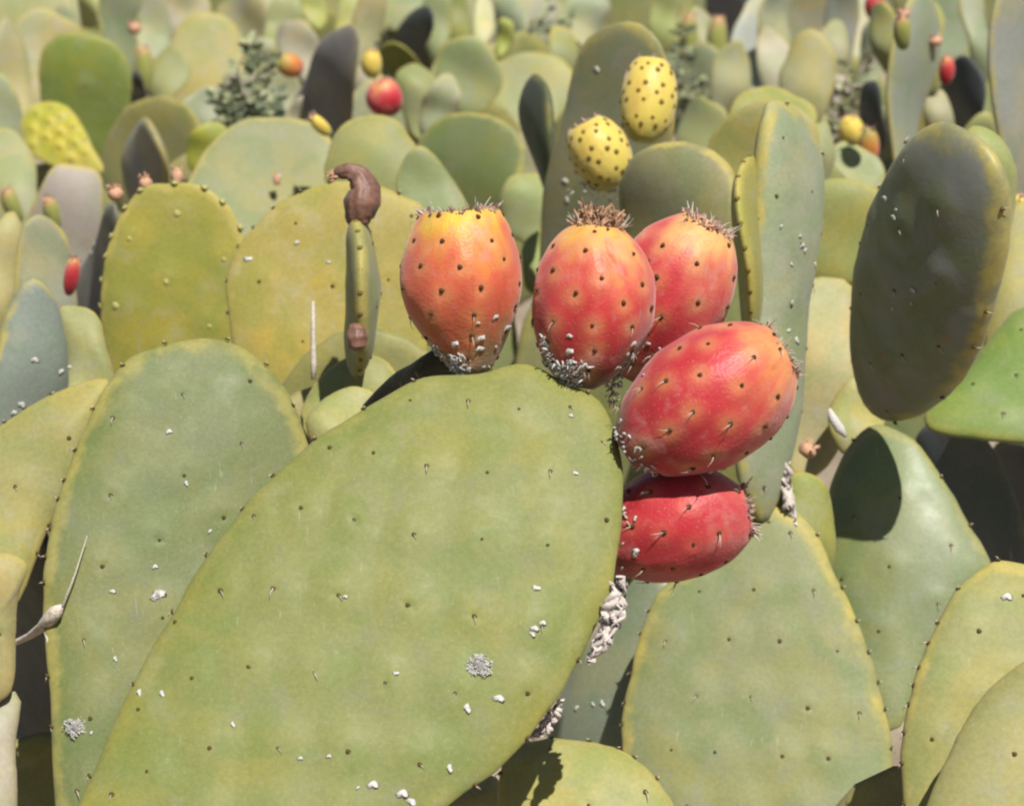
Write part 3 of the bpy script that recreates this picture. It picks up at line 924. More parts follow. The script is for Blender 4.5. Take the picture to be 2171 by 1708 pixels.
extra = [(1005, 0, 130, 110, 0, 3.5, 1), (560, 125, 60, 90, 8, 3.1, 1), (30, 140, 60, 200, -10, 2.75, 0), (190, 15, 44, 90, 4, 2.9, 3), (330, 60, 60, 160, -8, 3.0, 1), (395, 20, 80, 90, 10, 3.25, 4), (520, 20, 90, 90, -15, 3.3, 0), (450, 230, 120, 90, 10, 2.7, 1),
         (600, 30, 60, 110, 14, 3.1, 2), (640, 90, 70, 100, -20, 3.0, 4), (585, 200, 90, 110, 20, 2.65, 1), (735, 30, 40, 120, 5, 3.0, 3), (890, 190, 70, 120, -12, 2.6, 2), (760, 210, 70, 140, 12, 2.7, 4),
         (945, 130, 40, 110, 6, 2.8, 3), (1090, 40, 60, 110, -10, 3.1, 1), (1060, 130, 90, 80, 15, 2.85, 0), (1180, 130, 60, 160, 12, 2.8, 2), (1240, 30, 80, 90, -12, 3.0, 1), (1200, 60, 50, 120, 8, 3.2, 4),
         (1410, 20, 60, 100, 8, 3.0, 3), (1500, 90, 40, 160, -5, 3.0, 1), (1485, 270, 90, 120, 14, 2.5, 2), (1545, 150, 60, 130, 8, 2.8, 1), (1650, 130, 70, 140, -14, 2.8, 4), (1640, 30, 60, 110, 12, 2.95, 1),
         (1755, 120, 50, 170, 5, 2.8, 0), (1790, 210, 60, 120, -16, 2.7, 4), (1850, 90, 50, 150, 10, 2.9, 1), (1880, 60, 50, 130, -6, 2.4, 2), (1965, 60, 60, 130, 10, 2.6, 3), (2070, 60, 50, 150, -6, 2.5, 1),
         (2060, 300, 60, 130, 14, 2.2, 2), (1995, 250, 50, 130, -8, 2.35, 0), (930, 210, 70, 90, 20, 2.5, 1), (655, 235, 80, 60, -30, 2.5, 4), (350, 160, 60, 120, 12, 2.9, 2), (150, 60, 50, 110, -12, 2.95, 1)]
XC = [((178, 172, 126), "tan green"), ((166, 170, 134), "grey green"), ((158, 162, 98), "olive green"), ((182, 184, 108), "yellow green"), ((194, 184, 152), "pale beige")]
used_l = set()
for q, (x_, y_, w_, h_, r0_, d_, ci) in enumerate(extra):
    rr = random.Random(900 + q)
    n_ = (rr.uniform(-.75, .6), -.85, rr.uniform(-.05, .55))
    lx, ly, ln_ = min(LANDMARKS, key=lambda t: (t[0] - x_) ** 2 + (t[1] - y_) ** 2)
    dx, dy = x_ - lx, y_ - ly
    rel = ("just right of " if dx > 0 else "just left of ") if abs(dx) > abs(dy) else ("just below " if dy > 0 else "just above ")
    sh = "narrow" if w_ < 62 else "small" if w_ < 85 else "stubby"
    lab = sh + " " + XC[ci][1] + " pad " + rel + ln_
    if lab in used_l:
        lab = "second " + lab
    used_l.add(lab)
    pad("x%d" % q, oval(x_, y_ + h_ * .22, w_ * 1.25, h_ * 1.45, r0_, .15 + .2 * rr.random()), d_, n_, soft(XC[ci][0]), lab, GB, .018, 0, rr.uniform(.3, 1), warp=.008, bend=rr.uniform(-1, 1))
for key_, o_, d_, l_ in [("g1", (868, 95, 80, 150, 24), 2.85, "added dark pad standing in for shade in the gap above the small red fruit"),
                         ("g2", (2045, 215, 95, 190, -10), 2.5, "added dark pad standing in for shade behind the small pale one at the upper right"),
                         ("g4", (1848, 262, 60, 190, 4), 2.45, "added dark pad standing in for shade behind the small dark orange fruit"),
                         ("g5", (288, 190, 36, 90, 0), 2.72, "added dark pad sliver standing in for shade right of the saturated green pad")]:
    pad(key_, oval(*o_), d_, (-.86, -.42, -.3), (92, 98, 98), l_, GB, .02, 0, .0)  # added pads, coloured dark and turned from the sun to blacken the gaps
pad("slate", [(747, 52), (702, 75), (665, 130), (640, 180), (622, 220), (660, 290), (725, 290), (752, 200), (758, 110)], 2.45, (-.86, -.5, -.12), (156, 150, 146),
    "slate grey shaded pad left of the small red fruit", GB, .022, 0, .3)
pad("bent", [(800, 110), (840, 95), (880, 120), (905, 165), (880, 190), (850, 160), (815, 165)], 2.7, (-.3, -.5, -.7), (150, 160, 70), "bent olive pad curling over right of the small red fruit", GB, .018, 0, .7)

# ------------------------------------------------------------------ hidden lower pads that carry the visible ones, and the far thicket
KEEP_LOW = {"e1", "m25b", "b35", "b9", "b31", "m28", "left5", "right7", "b19", "b34", "b38", "b14", "b17",
            "m27", "m19", "m24", "m13b", "b33", "b13", "m17b"}
KEEP_FAR = {22: "far tan or green pad top on the top edge above the tall grey olive pad",
            85: "far pad on the top edge just left of the tall grey olive pad's tip",
            41: "far pad behind the yellow green tip on the top edge",
            91: "far pad on the top edge above the pale round topped pad",
            116: "far pad on the top edge between the green finger fruits",
            105: "far pad on the top edge beside the tall grey pad at the right",
            94: "far pad above the saturated green pad, between it and the top edge",
            35: "far pad low behind the upper yellow fruit's dried crown",
            3: "far pad tip cut by the top edge above the tall grey green pad",
            79: "far pad tip cut by the top edge at the small pink red fruit"}
for idx, (key, info, C, d) in enumerate(list(PAD_LIST)):
    if key in ("m13c", "dark33", "bent", "m35", "gapshade", "g1", "g2", "g3", "g4", "g5") or key[0] == "x" or (KEEP_LOW is not None and key not in KEEP_LOW):
        continue
    rr = random.Random(idx)
    w, h = rr.uniform(.13, .17), rr.uniform(.26, .32)
    nv = Vector((rr.uniform(-.5, .5), -1, rr.uniform(-.1, .15)))
    c = Vector((C.x + rr.uniform(-.02, .02), C.y + (.10 if d < 1.5 else .05), C.z - info.size * 1.3 - h * .42))
    loc = [(math.cos(t) * (1 + .2 * math.sin(t)) * w / 2, math.sin(t) * h / 2) for t in np.linspace(0, 2 * math.pi, 60, endpoint=False)]
    inf = build_pad(loc, frame(nv, c), (150 + rr.randint(-12, 12), 152, 100), .022, 40, 10, .4, None, 0, .004, 0, idx)
    lab = info.ob["label"].split(",")[0]
    tag(inf.ob, "lower pad below the " + " ".join(lab.split()[:12]), "cactus pad", "lower pads in the shade of the thicket")
FAR_COL = ((168, 168, 112, "green"), (178, 172, 126, "tan green"), (156, 162, 118, "grey green"), (184, 178, 134, "pale"), (160, 160, 96, "olive"))
for i in range(120):
    rr = random.Random(500 + i)
    d = rr.uniform(3.8, 6.5)
    px, py = -120 + 2420 * ((i * .618034) % 1), rr.uniform(-330, 330)
    w, h = rr.uniform(.14, .2), rr.uniform(.25, .36)
    nv = Vector((rr.uniform(-.7, .6), -1, rr.uniform(-.1, .5))).normalized()
    mw = frame(nv, P(px, py, d)) @ Matrix.Rotation(rr.uniform(-.3, .3), 4, 'Z')
    loc = [(math.cos(t) * (1 + .2 * math.sin(t)) * w / 2, math.sin(t) * h / 2) for t in np.linspace(0, 2 * math.pi, 60, endpoint=False)]
    cc = rr.choice(FAR_COL)
    if KEEP_FAR is not None and i not in KEEP_FAR:
        continue
    inf = build_pad(loc, mw, soft(cc[:3]), .024, 32, 9, .6, None, 0, .005, 0, i)
    tag(inf.ob, KEEP_FAR[i] if KEEP_FAR else "x", "cactus pad", "far pads at the back of the thicket")

# ------------------------------------------------------------------ fruits
RED = [(0.0, (120, 84, 52)), (.10, (160, 50, 46)), (.30, (200, 42, 48)), (.58, (218, 54, 60)), (.78, (236, 106, 86)), (.92, (252, 176, 96)), (1.0, (255, 196, 84))]
ORANGE = [(0.0, (140, 128, 84)), (.14, (160, 116, 66)), (.30, (206, 98, 56)), (.50, (226, 98, 66)), (.70, (236, 110, 76)), (.86, (246, 158, 70)), (1.0, (253, 206, 62))]
DEEP = [(0.0, (120, 36, 40)), (.3, (198, 38, 50)), (.7, (212, 50, 62)), (1.0, (216, 90, 90))]
PINK = [(0.0, (150, 34, 40)), (.25, (200, 30, 46)), (.50, (218, 46, 58)), (.68, (228, 76, 80)), (.86, (242, 132, 104)), (1.0, (255, 190, 116))]
YELLOW = [(0.0, (205, 204, 96)), (.2, (246, 222, 92)), (.6, (258, 228, 106)), (1.0, (252, 222, 98))]
GREEN = [(0.0, (150, 160, 84)), (.7, (170, 172, 88)), (1.0, (222, 170, 120))]
GREENOR = [(0.0, (224, 110, 60)), (.5, (236, 150, 70)), (1.0, (186, 184, 96))]
F_RED, F_ORG, F_DEEP = fruit_material("fruit_skin_red", RED), fruit_material("fruit_skin_orange", ORANGE), fruit_material("fruit_skin_deep_red", DEEP, (250, 130, 100), .3)
F_PINK = fruit_material("fruit_skin_pink", PINK)
CRIM = [(0.0, (140, 36, 40)), (.15, (192, 34, 46)), (.42, (208, 42, 56)), (.66, (220, 62, 68)), (.84, (232, 104, 84)), (1.0, (246, 156, 96))]
F_CRIM = fruit_material("fruit_skin_crimson", CRIM)
F_YEL = fruit_material("fruit_skin_yellow", YELLOW, (250, 226, 120), .1)
F_GRN = fruit_material("fruit_skin_green", GREEN, (200, 196, 110), .1)
F_GOR = fruit_material("fruit_skin_orange_green", GREENOR)

PROF_PEAR = [(0, .20), (.04, .32), (.12, .46), (.25, .70), (.38, .89), (.50, .985), (.58, 1.0), (.70, .965), (.82, .87), (.91, .77), (.96, .69), (1, .62)]
PROF_EGG = [(0, .24), (.04, .38), (.12, .60), (.25, .82), (.38, .95), (.50, 1.0), (.62, .99), (.74, .92), (.85, .79), (.93, .62), (.97, .50), (1, .40)]
PROF_LONG = [(0, .3), (.05, .5), (.15, .75), (.3, .93), (.5, 1.0), (.7, .96), (.85, .82), (.94, .64), (1, .5)]


def fruit(base, tip, d0, d1, wpx, mat, label, prof=PROF_EGG, hi=True, group="ripe fruits of the prickly pear", nrow=7, seed=1, crown="scale", spine_from=.0, afruit=ME_AREOLE_F,
          lower_specks=0, ascale=1.0, spines=.5):
    A, B = P(base[0], base[1], d0), P(tip[0], tip[1], d1)
    L = (B - A).length
    Rm = wpx / 2 / FPX * (d0 + d1) / 2
    mw = frame(B - A, A, Vector((0, -1, 0.2)))
    seg, rings = (96, 60) if hi else (28, 16)
    r_ = random.Random(seed)
    ars = []
    if hi:
        for k in range(nrow):
            t = .10 + .86 * k / (nrow - 1)
            rr = np.interp(t, [p[0] for p in prof], [p[1] for p in prof])
            m = max(4, int(round(8 * rr)))
            for j in range(m):
                a = 2 * math.pi * (j + (.5 if k % 2 else 0) + r_.uniform(-.12, .12)) / m
                ars.append((t + r_.uniform(-.015, .015), a))
    elif afruit is ME_AREOLE_Y:
        for k in range(7):
            for j in range(9):
                ars.append((.1 + .13 * k, 2 * math.pi * (j + (.5 if k % 2 else 0)) / 9))
    ts = np.concatenate([np.linspace(0, 1, rings)])
    ts = .5 - .5 * np.cos(np.pi * ts)
    pr = np.interp(ts, [p[0] for p in prof], [p[1] for p in prof])
    for _ in range(3):
        pr[1:-1] = (pr[:-2] + 2 * pr[1:-1] + pr[2:]) / 4
    an = np.linspace(0, 2 * np.pi, seg, endpoint=False)
    TT, AA = np.meshgrid(ts, an, indexing='ij')
    RR = np.tile(pr[:, None], (1, seg)) * Rm
    ph = [r_.uniform(0, 6.28) for _ in range(4)]
    RR = RR * (1 + .018 * np.sin(2 * AA + ph[0]) + .012 * np.sin(3 * AA + ph[1] + 3 * TT) + .010 * np.sin(5 * AA + ph[2] + 6 * TT) + .006 * np.sin(8 * AA + ph[3]))
    hal = np.zeros_like(RR)
    if ars:
        for t, a in ars:
            da = (AA - a + np.pi) % (2 * np.pi) - np.pi
            d2 = (da * np.maximum(RR, Rm * .3)) ** 2 + ((TT - t) * L) ** 2
            hal = np.maximum(hal, np.exp(-d2 / (.0052 ** 2)))
            d3 = (da * np.maximum(RR, Rm * .3)) ** 2 + ((TT - t - .02) * L) ** 2
            RR = RR + (.0011 if hi else .0008) * np.exp(-d3 / (.0075 ** 2)) - .0009 * np.exp(-d2 / (.0020 ** 2))
    bendx = .03 * L * r_.uniform(-1, 1)
    cx = bendx * np.sin(np.pi * TT)
    verts = [Vector((float(RR[i, j] * math.cos(an[j]) + cx[i, j]), float(RR[i, j] * math.sin(an[j])), float(ts[i] * L))) for i in range(rings) for j in range(seg)]
    axis = TT.ravel().tolist()
    hl = hal.ravel().tolist()
    faces = [(i * seg + j, i * seg + (j + 1) % seg, (i + 1) * seg + (j + 1) % seg, (i + 1) * seg + j) for i in range(rings - 1) for j in range(seg)]
    # dished tip
    last = (rings - 1) * seg
    for q, (f, dz) in enumerate(((.86, -.001), (.6, -.005), (.3, -.0065))):
        for j in range(seg):
            p = verts[last + j]
            verts.append(Vector((p.x * f, p.y * f, L + dz * (Rm / .03))))
            axis.append(1.0 - .03 * q)
            hl.append(0)
        a0, b0 = (last if q == 0 else (rings + q - 1) * seg), (rings + q) * seg
        for j in range(seg):
            faces.append((a0 + j, a0 + (j + 1) % seg, b0 + (j + 1) % seg, b0 + j))
    faces.append(tuple((rings + 2) * seg + j for j in range(seg)))
    faces.append(tuple(seg - 1 - j for j in range(seg)))
    o = obj("prickly_pear_fruit", mesh_from("fruit", verts, faces, (mat,), True, {"axis": axis, "halo": hl}), None, mw)
    tag(o, label, "cactus fruit", group)

    def surf(t, a, off=0.0):
        i = min(rings - 1, max(0, int(np.searchsorted(ts, t))))
        j = int(round((a % (2 * math.pi)) / (2 * math.pi) * seg)) % seg
        p = verts[i * seg + j]
        i2, i0 = min(i + 1, rings - 1), max(i - 1, 0)
        tz = verts[i2 * seg + j] - verts[i0 * seg + j]
        ta = verts[i * seg + (j + 1) % seg] - verts[i * seg + (j - 1) % seg]
        nn = ta.cross(tz).normalized()
        return p + nn * off, nn, tz.normalized()
    if ars:
        for t, a in ars:
            p, nn, tz = surf(t, a, .0002)
            m = frame(nn, p, tz)
            ar = obj("areole", afruit, o, m @ Matrix.Scale(ascale * r_.uniform(.8, 1.15), 4))
            if hi and r_.random() < spines * (1.5 if t < .45 else .45):
                for _ in range(r_.choice((1, 1, 2))):
                    s = obj("spine", r_.choice(ME_FSPINES), ar, Matrix.Rotation(r_.uniform(-.6, .6), 4, 'Z'))
    for _ in range(lower_specks):
        t, a = r_.uniform(.04, .34), r_.uniform(-math.pi, math.pi)
        p, nn, tz = surf(t, a, .0004)
        obj("white_scale", r_.choice(ME_SPECK), o, frame(nn, p, tz) @ Matrix.Scale(r_.uniform(.5, 1.2), 4))
    rt = Rm * prof[-1][1]
    if crown:
        crown_parts(o, L, rt, crown, r_, Rm)
    return o, surf, L, Rm


def ribbon(vs, fs, p0, d, ln, w, curl, r_):
    """one little crumpled scale: tapered curled strip with thickness"""
    d = d.normalized()
    side = d.cross(Vector((r_.uniform(-1, 1), r_.uniform(-1, 1), r_.uniform(-1, 1)))).normalized()
    nrm = side.cross(d)
    b = len(vs)
    K = 4
    for k in range(K):
        f = k / (K - 1)
        c = p0 + d * ln * f + nrm * curl * ln * f * f
        ww = w * (1 - .7 * f) * .5
        th = w * .22 * (1 - .6 * f)
        vs += [c + side * ww + nrm * th, c - side * ww + nrm * th, c - side * ww - nrm * th, c + side * ww - nrm * th]
    for k in range(K - 1):
        for i in range(4):
            j = (i + 1) % 4
            fs.append((b + k * 4 + i, b + k * 4 + j, b + (k + 1) * 4 + j, b + (k + 1) * 4 + i))
    fs.append((b + 3, b + 2, b + 1, b))
    e = b + (K - 1) * 4
    fs.append((e, e + 1, e + 2, e + 3))


def crown_parts(o, L, rt, kind, r_, Rm):
    vs, fs = [], []
    cnt = {"scale": 90, "tuft": 260, "small": 14}[kind]
    for k in range(cnt):
        a = r_.uniform(0, 2 * math.pi)
        if kind == "tuft" and k < 200:
            rr = rt * .9 * math.sqrt(r_.random())
            p = Vector((rr * math.cos(a), rr * math.sin(a), L - .002 + r_.random() * .008))
            dirv = Vector((.35 * math.cos(a) - .15, .35 * math.sin(a), 1.0 + r_.uniform(-.5, .4))) + Vector((r_.uniform(-.6, .6), r_.uniform(-.6, .6), 0))
            ribbon(vs, fs, p, dirv, r_.uniform(.0025, .0072), r_.uniform(.0014, .003), r_.uniform(-.7, .7), r_)
        else:
            rr = rt * r_.uniform(.80, 1.06)
            p = Vector((rr * math.cos(a), rr * math.sin(a), L - .0008 * r_.random() * (Rm / .03) - .0006))
            dirv = Vector((math.cos(a) * r_.uniform(.0, 1.2), math.sin(a) * r_.uniform(.0, 1.2), r_.uniform(.2, 1)))
            ribbon(vs, fs, p, dirv, r_.uniform(.0016, .004), r_.uniform(.0012, .0026), r_.uniform(-.8, .8), r_)
    obj("dried_crown", mesh_from("dried_crown", vs, fs, (M_BROWN if kind == "tuft" else M_CROWN,), False), o)
    if kind == "small":
        return
    vs, fs = [], []
    for k in range(22):
        a = r_.uniform(0, 2 * math.pi)
        p = Vector((rt * math.cos(a), rt * math.sin(a), L - .0005))
        dirv = Vector((math.cos(a) * .9, math.sin(a) * .9, r_.uniform(.4, 1.6)))
        ribbon(vs, fs, p, dirv, r_.uniform(.003, .008) * (1.3 if kind == "tuft" or Rm > .0335 and L > .07 and rt > .6 * Rm else 1), .0008, r_.uniform(-.5, .5), r_)
    obj("bristles", mesh_from("bristles", vs, fs, (M_SPINE,), False), o)


f1 = fruit((1003, 796), (975, 447), 1.262, 1.256, 252, F_ORG, "orange ripe fruit with a yellow top, leftmost of the five large ones", PROF_PEAR, seed=3, lower_specks=34, nrow=7, spines=.25)
f2 = fruit((1228, 822), (1268, 482), 1.250, 1.250, 256, F_RED, "red fruit with an orange top carrying a brown withered tuft", PROF_EGG, seed=5, crown="tuft", lower_specks=30, nrow=7, spines=.28)
f3 = fruit((1335, 800), (1502, 474), 1.32, 1.30, 250, F_PINK, "pink and peach fruit standing behind the brown tufted one", PROF_EGG, seed=8, lower_specks=8, nrow=6)
f4 = fruit((1322, 958), (1658, 742), 1.227, 1.227, 286, F_CRIM, "large red fruit lying slantwise, peach coloured on top, above the lowest fruit", PROF_EGG, seed=12, lower_specks=6, nrow=7, spines=.6)
f5 = fruit((1258, 1160), (1586, 1082), 1.252, 1.248, 240, F_DEEP, "deep red fruit at the bottom of the cluster, shaded above by its neighbour", PROF_EGG, seed=15, lower_specks=8, nrow=6, spines=.7)
# yellow pair
fruit((1362, 300), (1382, 128), 1.72, 1.725, 112, F_YEL, "yellow dotted fruit, upper one of the two yellow fruits", PROF_LONG, False, "yellow fruits on the tall grey olive pad", afruit=ME_AREOLE_Y, seed=21, crown="small", ascale=1.1)
fruit((1308, 395), (1236, 262), 1.70, 1.695, 122, F_YEL, "yellow dotted fruit, lower one of the two yellow fruits", PROF_LONG, False, "yellow fruits on the tall grey olive pad", afruit=ME_AREOLE_Y, seed=22, crown="small", ascale=1.1)
# small far fruits
GFF = "small fruits in the background"
fr = [((828, 245), (806, 172), 2.3, 80, F_PINK, "small round red fruit far behind the upright edge-on pad"),
      ((640, 150), (590, 128), 2.6, 52, F_GOR, "small orange and green fruit behind the leafy weed"),
      ((1812, 310), (1800, 250), 2.35, 58, F_YEL, "small yellow fruit in the upper right beside the orange one"),
      ((1845, 345), (1842, 275), 2.3, 44, F_GOR, "small dark orange fruit in the upper right half in shade"),
      ((1856, 42), (1852, -10), 2.8, 46, F_DEEP, "small pink red fruit on the top edge at the upper right"),
      ((308, 200), (302, 100), 2.9, 42, F_GRN, "slim unripe green fruit left of the pale round topped pad"),
      ((118, 490), (102, 420), 2.0, 38, F_GRN, "slim unripe green fruit on the pinkish grey pad"),
      ((145, 625), (158, 548), 1.8, 34, F_PINK, "slim yellow and pink fruit hanging beside the slate grey pad"),
      ((42, 470), (12, 402), 2.1, 40, F_GRN, "unripe green fruit with pink tip at the left edge"),
      ((1915, 105), (1912, 35), 2.02, 40, F_GRN, "unripe green fruit on the tall grey green pad"),
      ((1972, 205), (1972, 98), 2.3, 54, F_GRN, "plump unripe green fruit right of the tall grey green pad"),
      ((2004, 180), (2008, 122), 2.25, 34, F_PINK, "small coral bud-like fruit beside the plump green one"),
      ((1525, 150), (1522, 35), 2.9, 46, F_GRN, "finger shaped green fruit before the dark slate pad"),
      ((1462, 140), (1462, 30), 2.95, 42, F_GRN, "finger shaped green fruit left of its twin near the top edge"),
      ((790, 165), (788, 108), 2.4, 46, F_YEL, "small yellow young fruit above the small red fruit"),
      ((700, 285), (662, 248), 2.05, 30, F_YEL, "slim yellow fruit peeping over the large pale green pad"),
      ((2168, 470), (2158, 418), 1.75, 44, F_YEL, "small yellow fruit at the right edge")]
for k, (b_, t_, d_, w_, m_, l_) in enumerate(fr):
    fruit(b_, t_, d_, d_ - .01, w_, m_, l_, PROF_LONG, False, GFF, seed=40 + k, crown="small", afruit=ME_AREOLE_F)


# peach buds
def bud(base, tip, d, wpx, label, mat=M_PEACH, cat="cactus bud", group="peach coloured buds on pad tops"):
    A, B = P(base[0], base[1], d), P(tip[0], tip[1], d)
    L = (B - A).length
    R = wpx / 2 / FPX * d
    vs, fs = [], []
    seg = 16
    pr = [(0, .55), (.2, .8), (.45, 1), (.7, .9), (.88, .6), (1, .15)]
    for t, f in pr:
        for j in range(seg):
            a = 2 * math.pi * j / seg
            q = 1 + .08 * math.sin(4 * a + 5 * t)
            vs.append(Vector((R * f * q * math.cos(a), R * f * q * math.sin(a), t * L)))
    for i in range(len(pr) - 1):
        for j in range(seg):
            fs.append((i * seg + j, i * seg + (j + 1) % seg, (i + 1) * seg + (j + 1) % seg, (i + 1) * seg + j))
    fs.append(tuple(range(seg - 1, -1, -1)))
    fs.append(tuple((len(pr) - 1) * seg + j for j in range(seg)))
    o = obj("cactus_bud", mesh_from("cactus_bud", vs, fs, (mat,)), None, frame(B - A, A, Vector((0, -1, .2))))
    tag(o, label, cat, group)
    r_ = random.Random(int(wpx * 7 + base[0]))
    vs, fs = [], []
    for k in range(14):
        a = r_.uniform(0, 6.28)
        p = Vector((R * .6 * math.cos(a), R * .6 * math.sin(a), L * r_.uniform(.75, .95)))
        ribbon(vs, fs, p, Vector((math.cos(a) * .6, math.sin(a) * .6, 1)), R * r_.uniform(.4, .8), R * .3, r_.uniform(-.5, .5), r_)
    obj("bract", mesh_from("bract", vs, fs, (mat,), False), o)


for b_, t_, d_, w_, l_ in [((247, 425), (243, 396), 1.72, 34, "peach bud, leftmost of three on the pad with pale areoles"),
                           ((310, 402), (307, 374), 1.72, 30, "peach bud, middle one of three on the pad with pale areoles"),
                           ((376, 392), (375, 355), 1.72, 26, "pale peach bud, rightmost of three on the pad with pale areoles"),
                           ((286, 72), (284, 48), 2.95, 30, "peach bud on the grey green pad at the top left"),
                           ((588, 392), (586, 368), 2.08, 16, "tiny pinkish bud on the large pale green pad"),
                           ((1917, 40), (1915, 20), 2.02, 26, "peach bud on top of the unripe green fruit, upper right"),
                           ((1985, 98), (1980, 78), 2.15, 32, "peach bud above the plump unripe green fruit"),
                           ((1702, 965), (1722, 942), 1.53, 40, "crumpled tan bud below the faded tan pad")]:
    bud(b_, t_, d_, w_, l_)


# shrivelled brown fruits on the edge-on pad
def shrivel(pts, d, label, seed):
    """pts: (px,py,radius px) along a bent axis"""
    r_ = random.Random(seed)
    K = 22
    cs = []
    m = len(pts)
    for k in range(K):
        f = k / (K - 1) * (m - 1)
        i = min(m - 2, int(f))
        t = f - i
        t = t * t * (3 - 2 * t) * .4 + t * .6
        a, b = pts[i], pts[i + 1]
        cs.append((P(a[0] + (b[0] - a[0]) * t, a[1] + (b[1] - a[1]) * t, d), (a[2] + (b[2] - a[2]) * t) / FPX * d))
    vs, fs = [], []
    seg = 28
    ph = [r_.uniform(0, 6.28) for _ in range(5)]
    o0 = cs[0][0]
    for k, (c, R) in enumerate(cs):
        dv = (cs[min(k + 1, K - 1)][0] - cs[max(k - 1, 0)][0])
        m4 = frame(dv, c - o0, Vector((0, -1, .1)))
        for j in range(seg):
            a = 2 * math.pi * j / seg
            q = R * (1 + .07 * math.sin(3 * a + ph[0] + k * .3) + .07 * math.sin(7 * a + ph[1] + k * .5) + .05 * math.sin(11 * a + ph[3] - k * .3) + .04 * math.sin(k * .9 + ph[2]))
            vs.append(m4 @ Vector((q * math.cos(a), q * math.sin(a), 0)))
    for i in range(K - 1):
        for j in range(seg):
            fs.append((i * seg + j, i * seg + (j + 1) % seg, (i + 1) * seg + (j + 1) % seg, (i + 1) * seg + j))
    fs.append(tuple(range(seg - 1, -1, -1)))
    fs.append(tuple((K - 1) * seg + j for j in range(seg)))
    o = obj("shrivelled_fruit", mesh_from("shrivelled_fruit", vs, fs, (M_DKBROWN,)), None, None, o0)
    tag(o, label, "dried fruit", "brown shrivelled fruits on the edge-on pad")
    return o, cs, o0


sf, cs, o0 = shrivel([(765, 478, 18), (762, 462, 29), (767, 430, 36), (772, 400, 31), (760, 372, 22), (738, 362, 17), (718, 366, 14), (711, 372, 7)], 1.45,
                     "brown bent shrivelled fruit on top of the slim edge-on pad", 4)
r_ = random.Random(2)
vs, fs = [], []
for k in range(24):
    p = cs[-2][0] - o0 + Vector((r_.uniform(-1, 1), r_.uniform(-1, 1), r_.uniform(-1, 1))) * .002
    ribbon(vs, fs, p, Vector((-1, r_.uniform(-.6, .6), r_.uniform(-1, .3))), .004, .0016, r_.uniform(-.4, .4), r_)
obj("dried_crown", mesh_from("dried_crown", vs, fs, (M_PEACH,), False), sf)
shrivel([(760, 686, 8), (758, 694, 18), (757, 715, 22), (758, 735, 18), (759, 744, 8)], 1.43, "small round brown shrivelled fruit low on the slim edge-on pad", 5)


# ------------------------------------------------------------------ woolly cochineal patches (parts of their pads)
def tuft(info, px, py, rad_px, seed, hollow=True):
    r_ = random.Random(seed)
    mwi = info.mw.inverted()
    u, v = plane_hit(mwi, px, py)
    d = (info.mw @ Vector((u, v, 0)) - CAM).length
    R = rad_px / FPX * d
    q, z = info.surf(u, v, 1)
    vs, fs = [], []
    ph = [r_.uniform(0, 6.28) for _ in range(3)]
    for k in range(230):
        a = r_.uniform(0, 6.28)
        lob = 1 + .28 * math.sin(2 * a + ph[0]) + .18 * math.sin(3 * a + ph[1])
        rr = R * lob * (r_.gauss(.72, .17) if hollow else abs(r_.gauss(0, .5)))
        p = Vector((u + rr * math.cos(a) * .85, v + rr * math.sin(a) * 1.05, z + .0002 + r_.random() * .0011))
        ribbon(vs, fs, p, Vector((r_.uniform(-1, 1), r_.uniform(-1, 1), r_.uniform(-.2, .6))), R * r_.uniform(.12, .34), R * r_.uniform(.08, .2), r_.uniform(-.8, .8), r_)
    o = obj("cochineal_wool", mesh_from("cochineal_wool", vs, fs, (M_WHITE,), True), info.ob)
    if hollow:
        m = blob_mesh("cochineal_insect", R * .5, M_GREYW, seed, .5)
        obj("cochineal_insect", m, info.ob, Matrix.Translation((u, v, z + .0006)))
    return o


tuft(I_MAIN, 1015, 1425, 26, 3)
tuft(I_L2, 156, 1548, 21, 4)
tuft(I_L2, 330, 1270, 10, 5, False)


def fruit_wool(fr_, t0, t1, a0, a1, n, seed, big=1.0, name="wax_wool"):
    o, surf, L, Rm = fr_
    r_ = random.Random(seed)
    vs, fs = [], []
    for k in range(n):
        t = r_.uniform(t0, t1)
        a = math.radians(r_.uniform(a0, a1))
        p, nn, tz = surf(t, a, .0003)
        tt = nn.cross(tz)
        ribbon(vs, fs, p, tz * r_.uniform(-1, 1) + tt * r_.uniform(-1, 1) + nn * r_.uniform(0, .7), r_.uniform(.0014, .0034) * big, r_.uniform(.0009, .0017) * big, r_.uniform(-.7, .7), r_)
    obj(name, mesh_from(name, vs, fs, (M_WHITE,), True), o)


fruit_wool(f1, .02, .14, 35, 85, 70, 1)
fruit_wool(f1, .14, .22, 20, 60, 8, 11, .8)
fruit_wool(f2, .0, .15, 20, 95, 130, 2)
fruit_wool(f2, .14, .27, 22, 38, 26, 3)
fruit_wool(f4, .0, .08, 0, 180, 26, 4)
fruit_wool(f5, .12, .24, 20, 75, 50, 5)


def wool(centre, n, spread, seed, label):
    r_ = random.Random(seed)
    c = P(*centre)
    vs, fs = [], []
    for k in range(n):
        p = Vector((r_.gauss(0, spread[0]), r_.gauss(0, .0025), r_.gauss(0, spread[1])))
        ribbon(vs, fs, p, Vector((r_.uniform(-1, 1), r_.uniform(-1, 1), r_.uniform(-1, 1))), r_.uniform(.0015, .0038), r_.uniform(.0008, .0018), r_.uniform(-.7, .7), r_)
    o = obj("wax_wool", mesh_from("wax_wool", vs, fs, (M_WHITE,), True), None, None, c)
    tag(o, label, "insect wax", "white waxy deposits")


wool((1300, 815, 1.262), 60, (.0022, .006), 7, "white fluff in the gap between the slanted fruit and the largest pad")
wool((1262, 405, 1.70), 60, (.009, .004), 9, "whitish fluff under the lower yellow fruit")


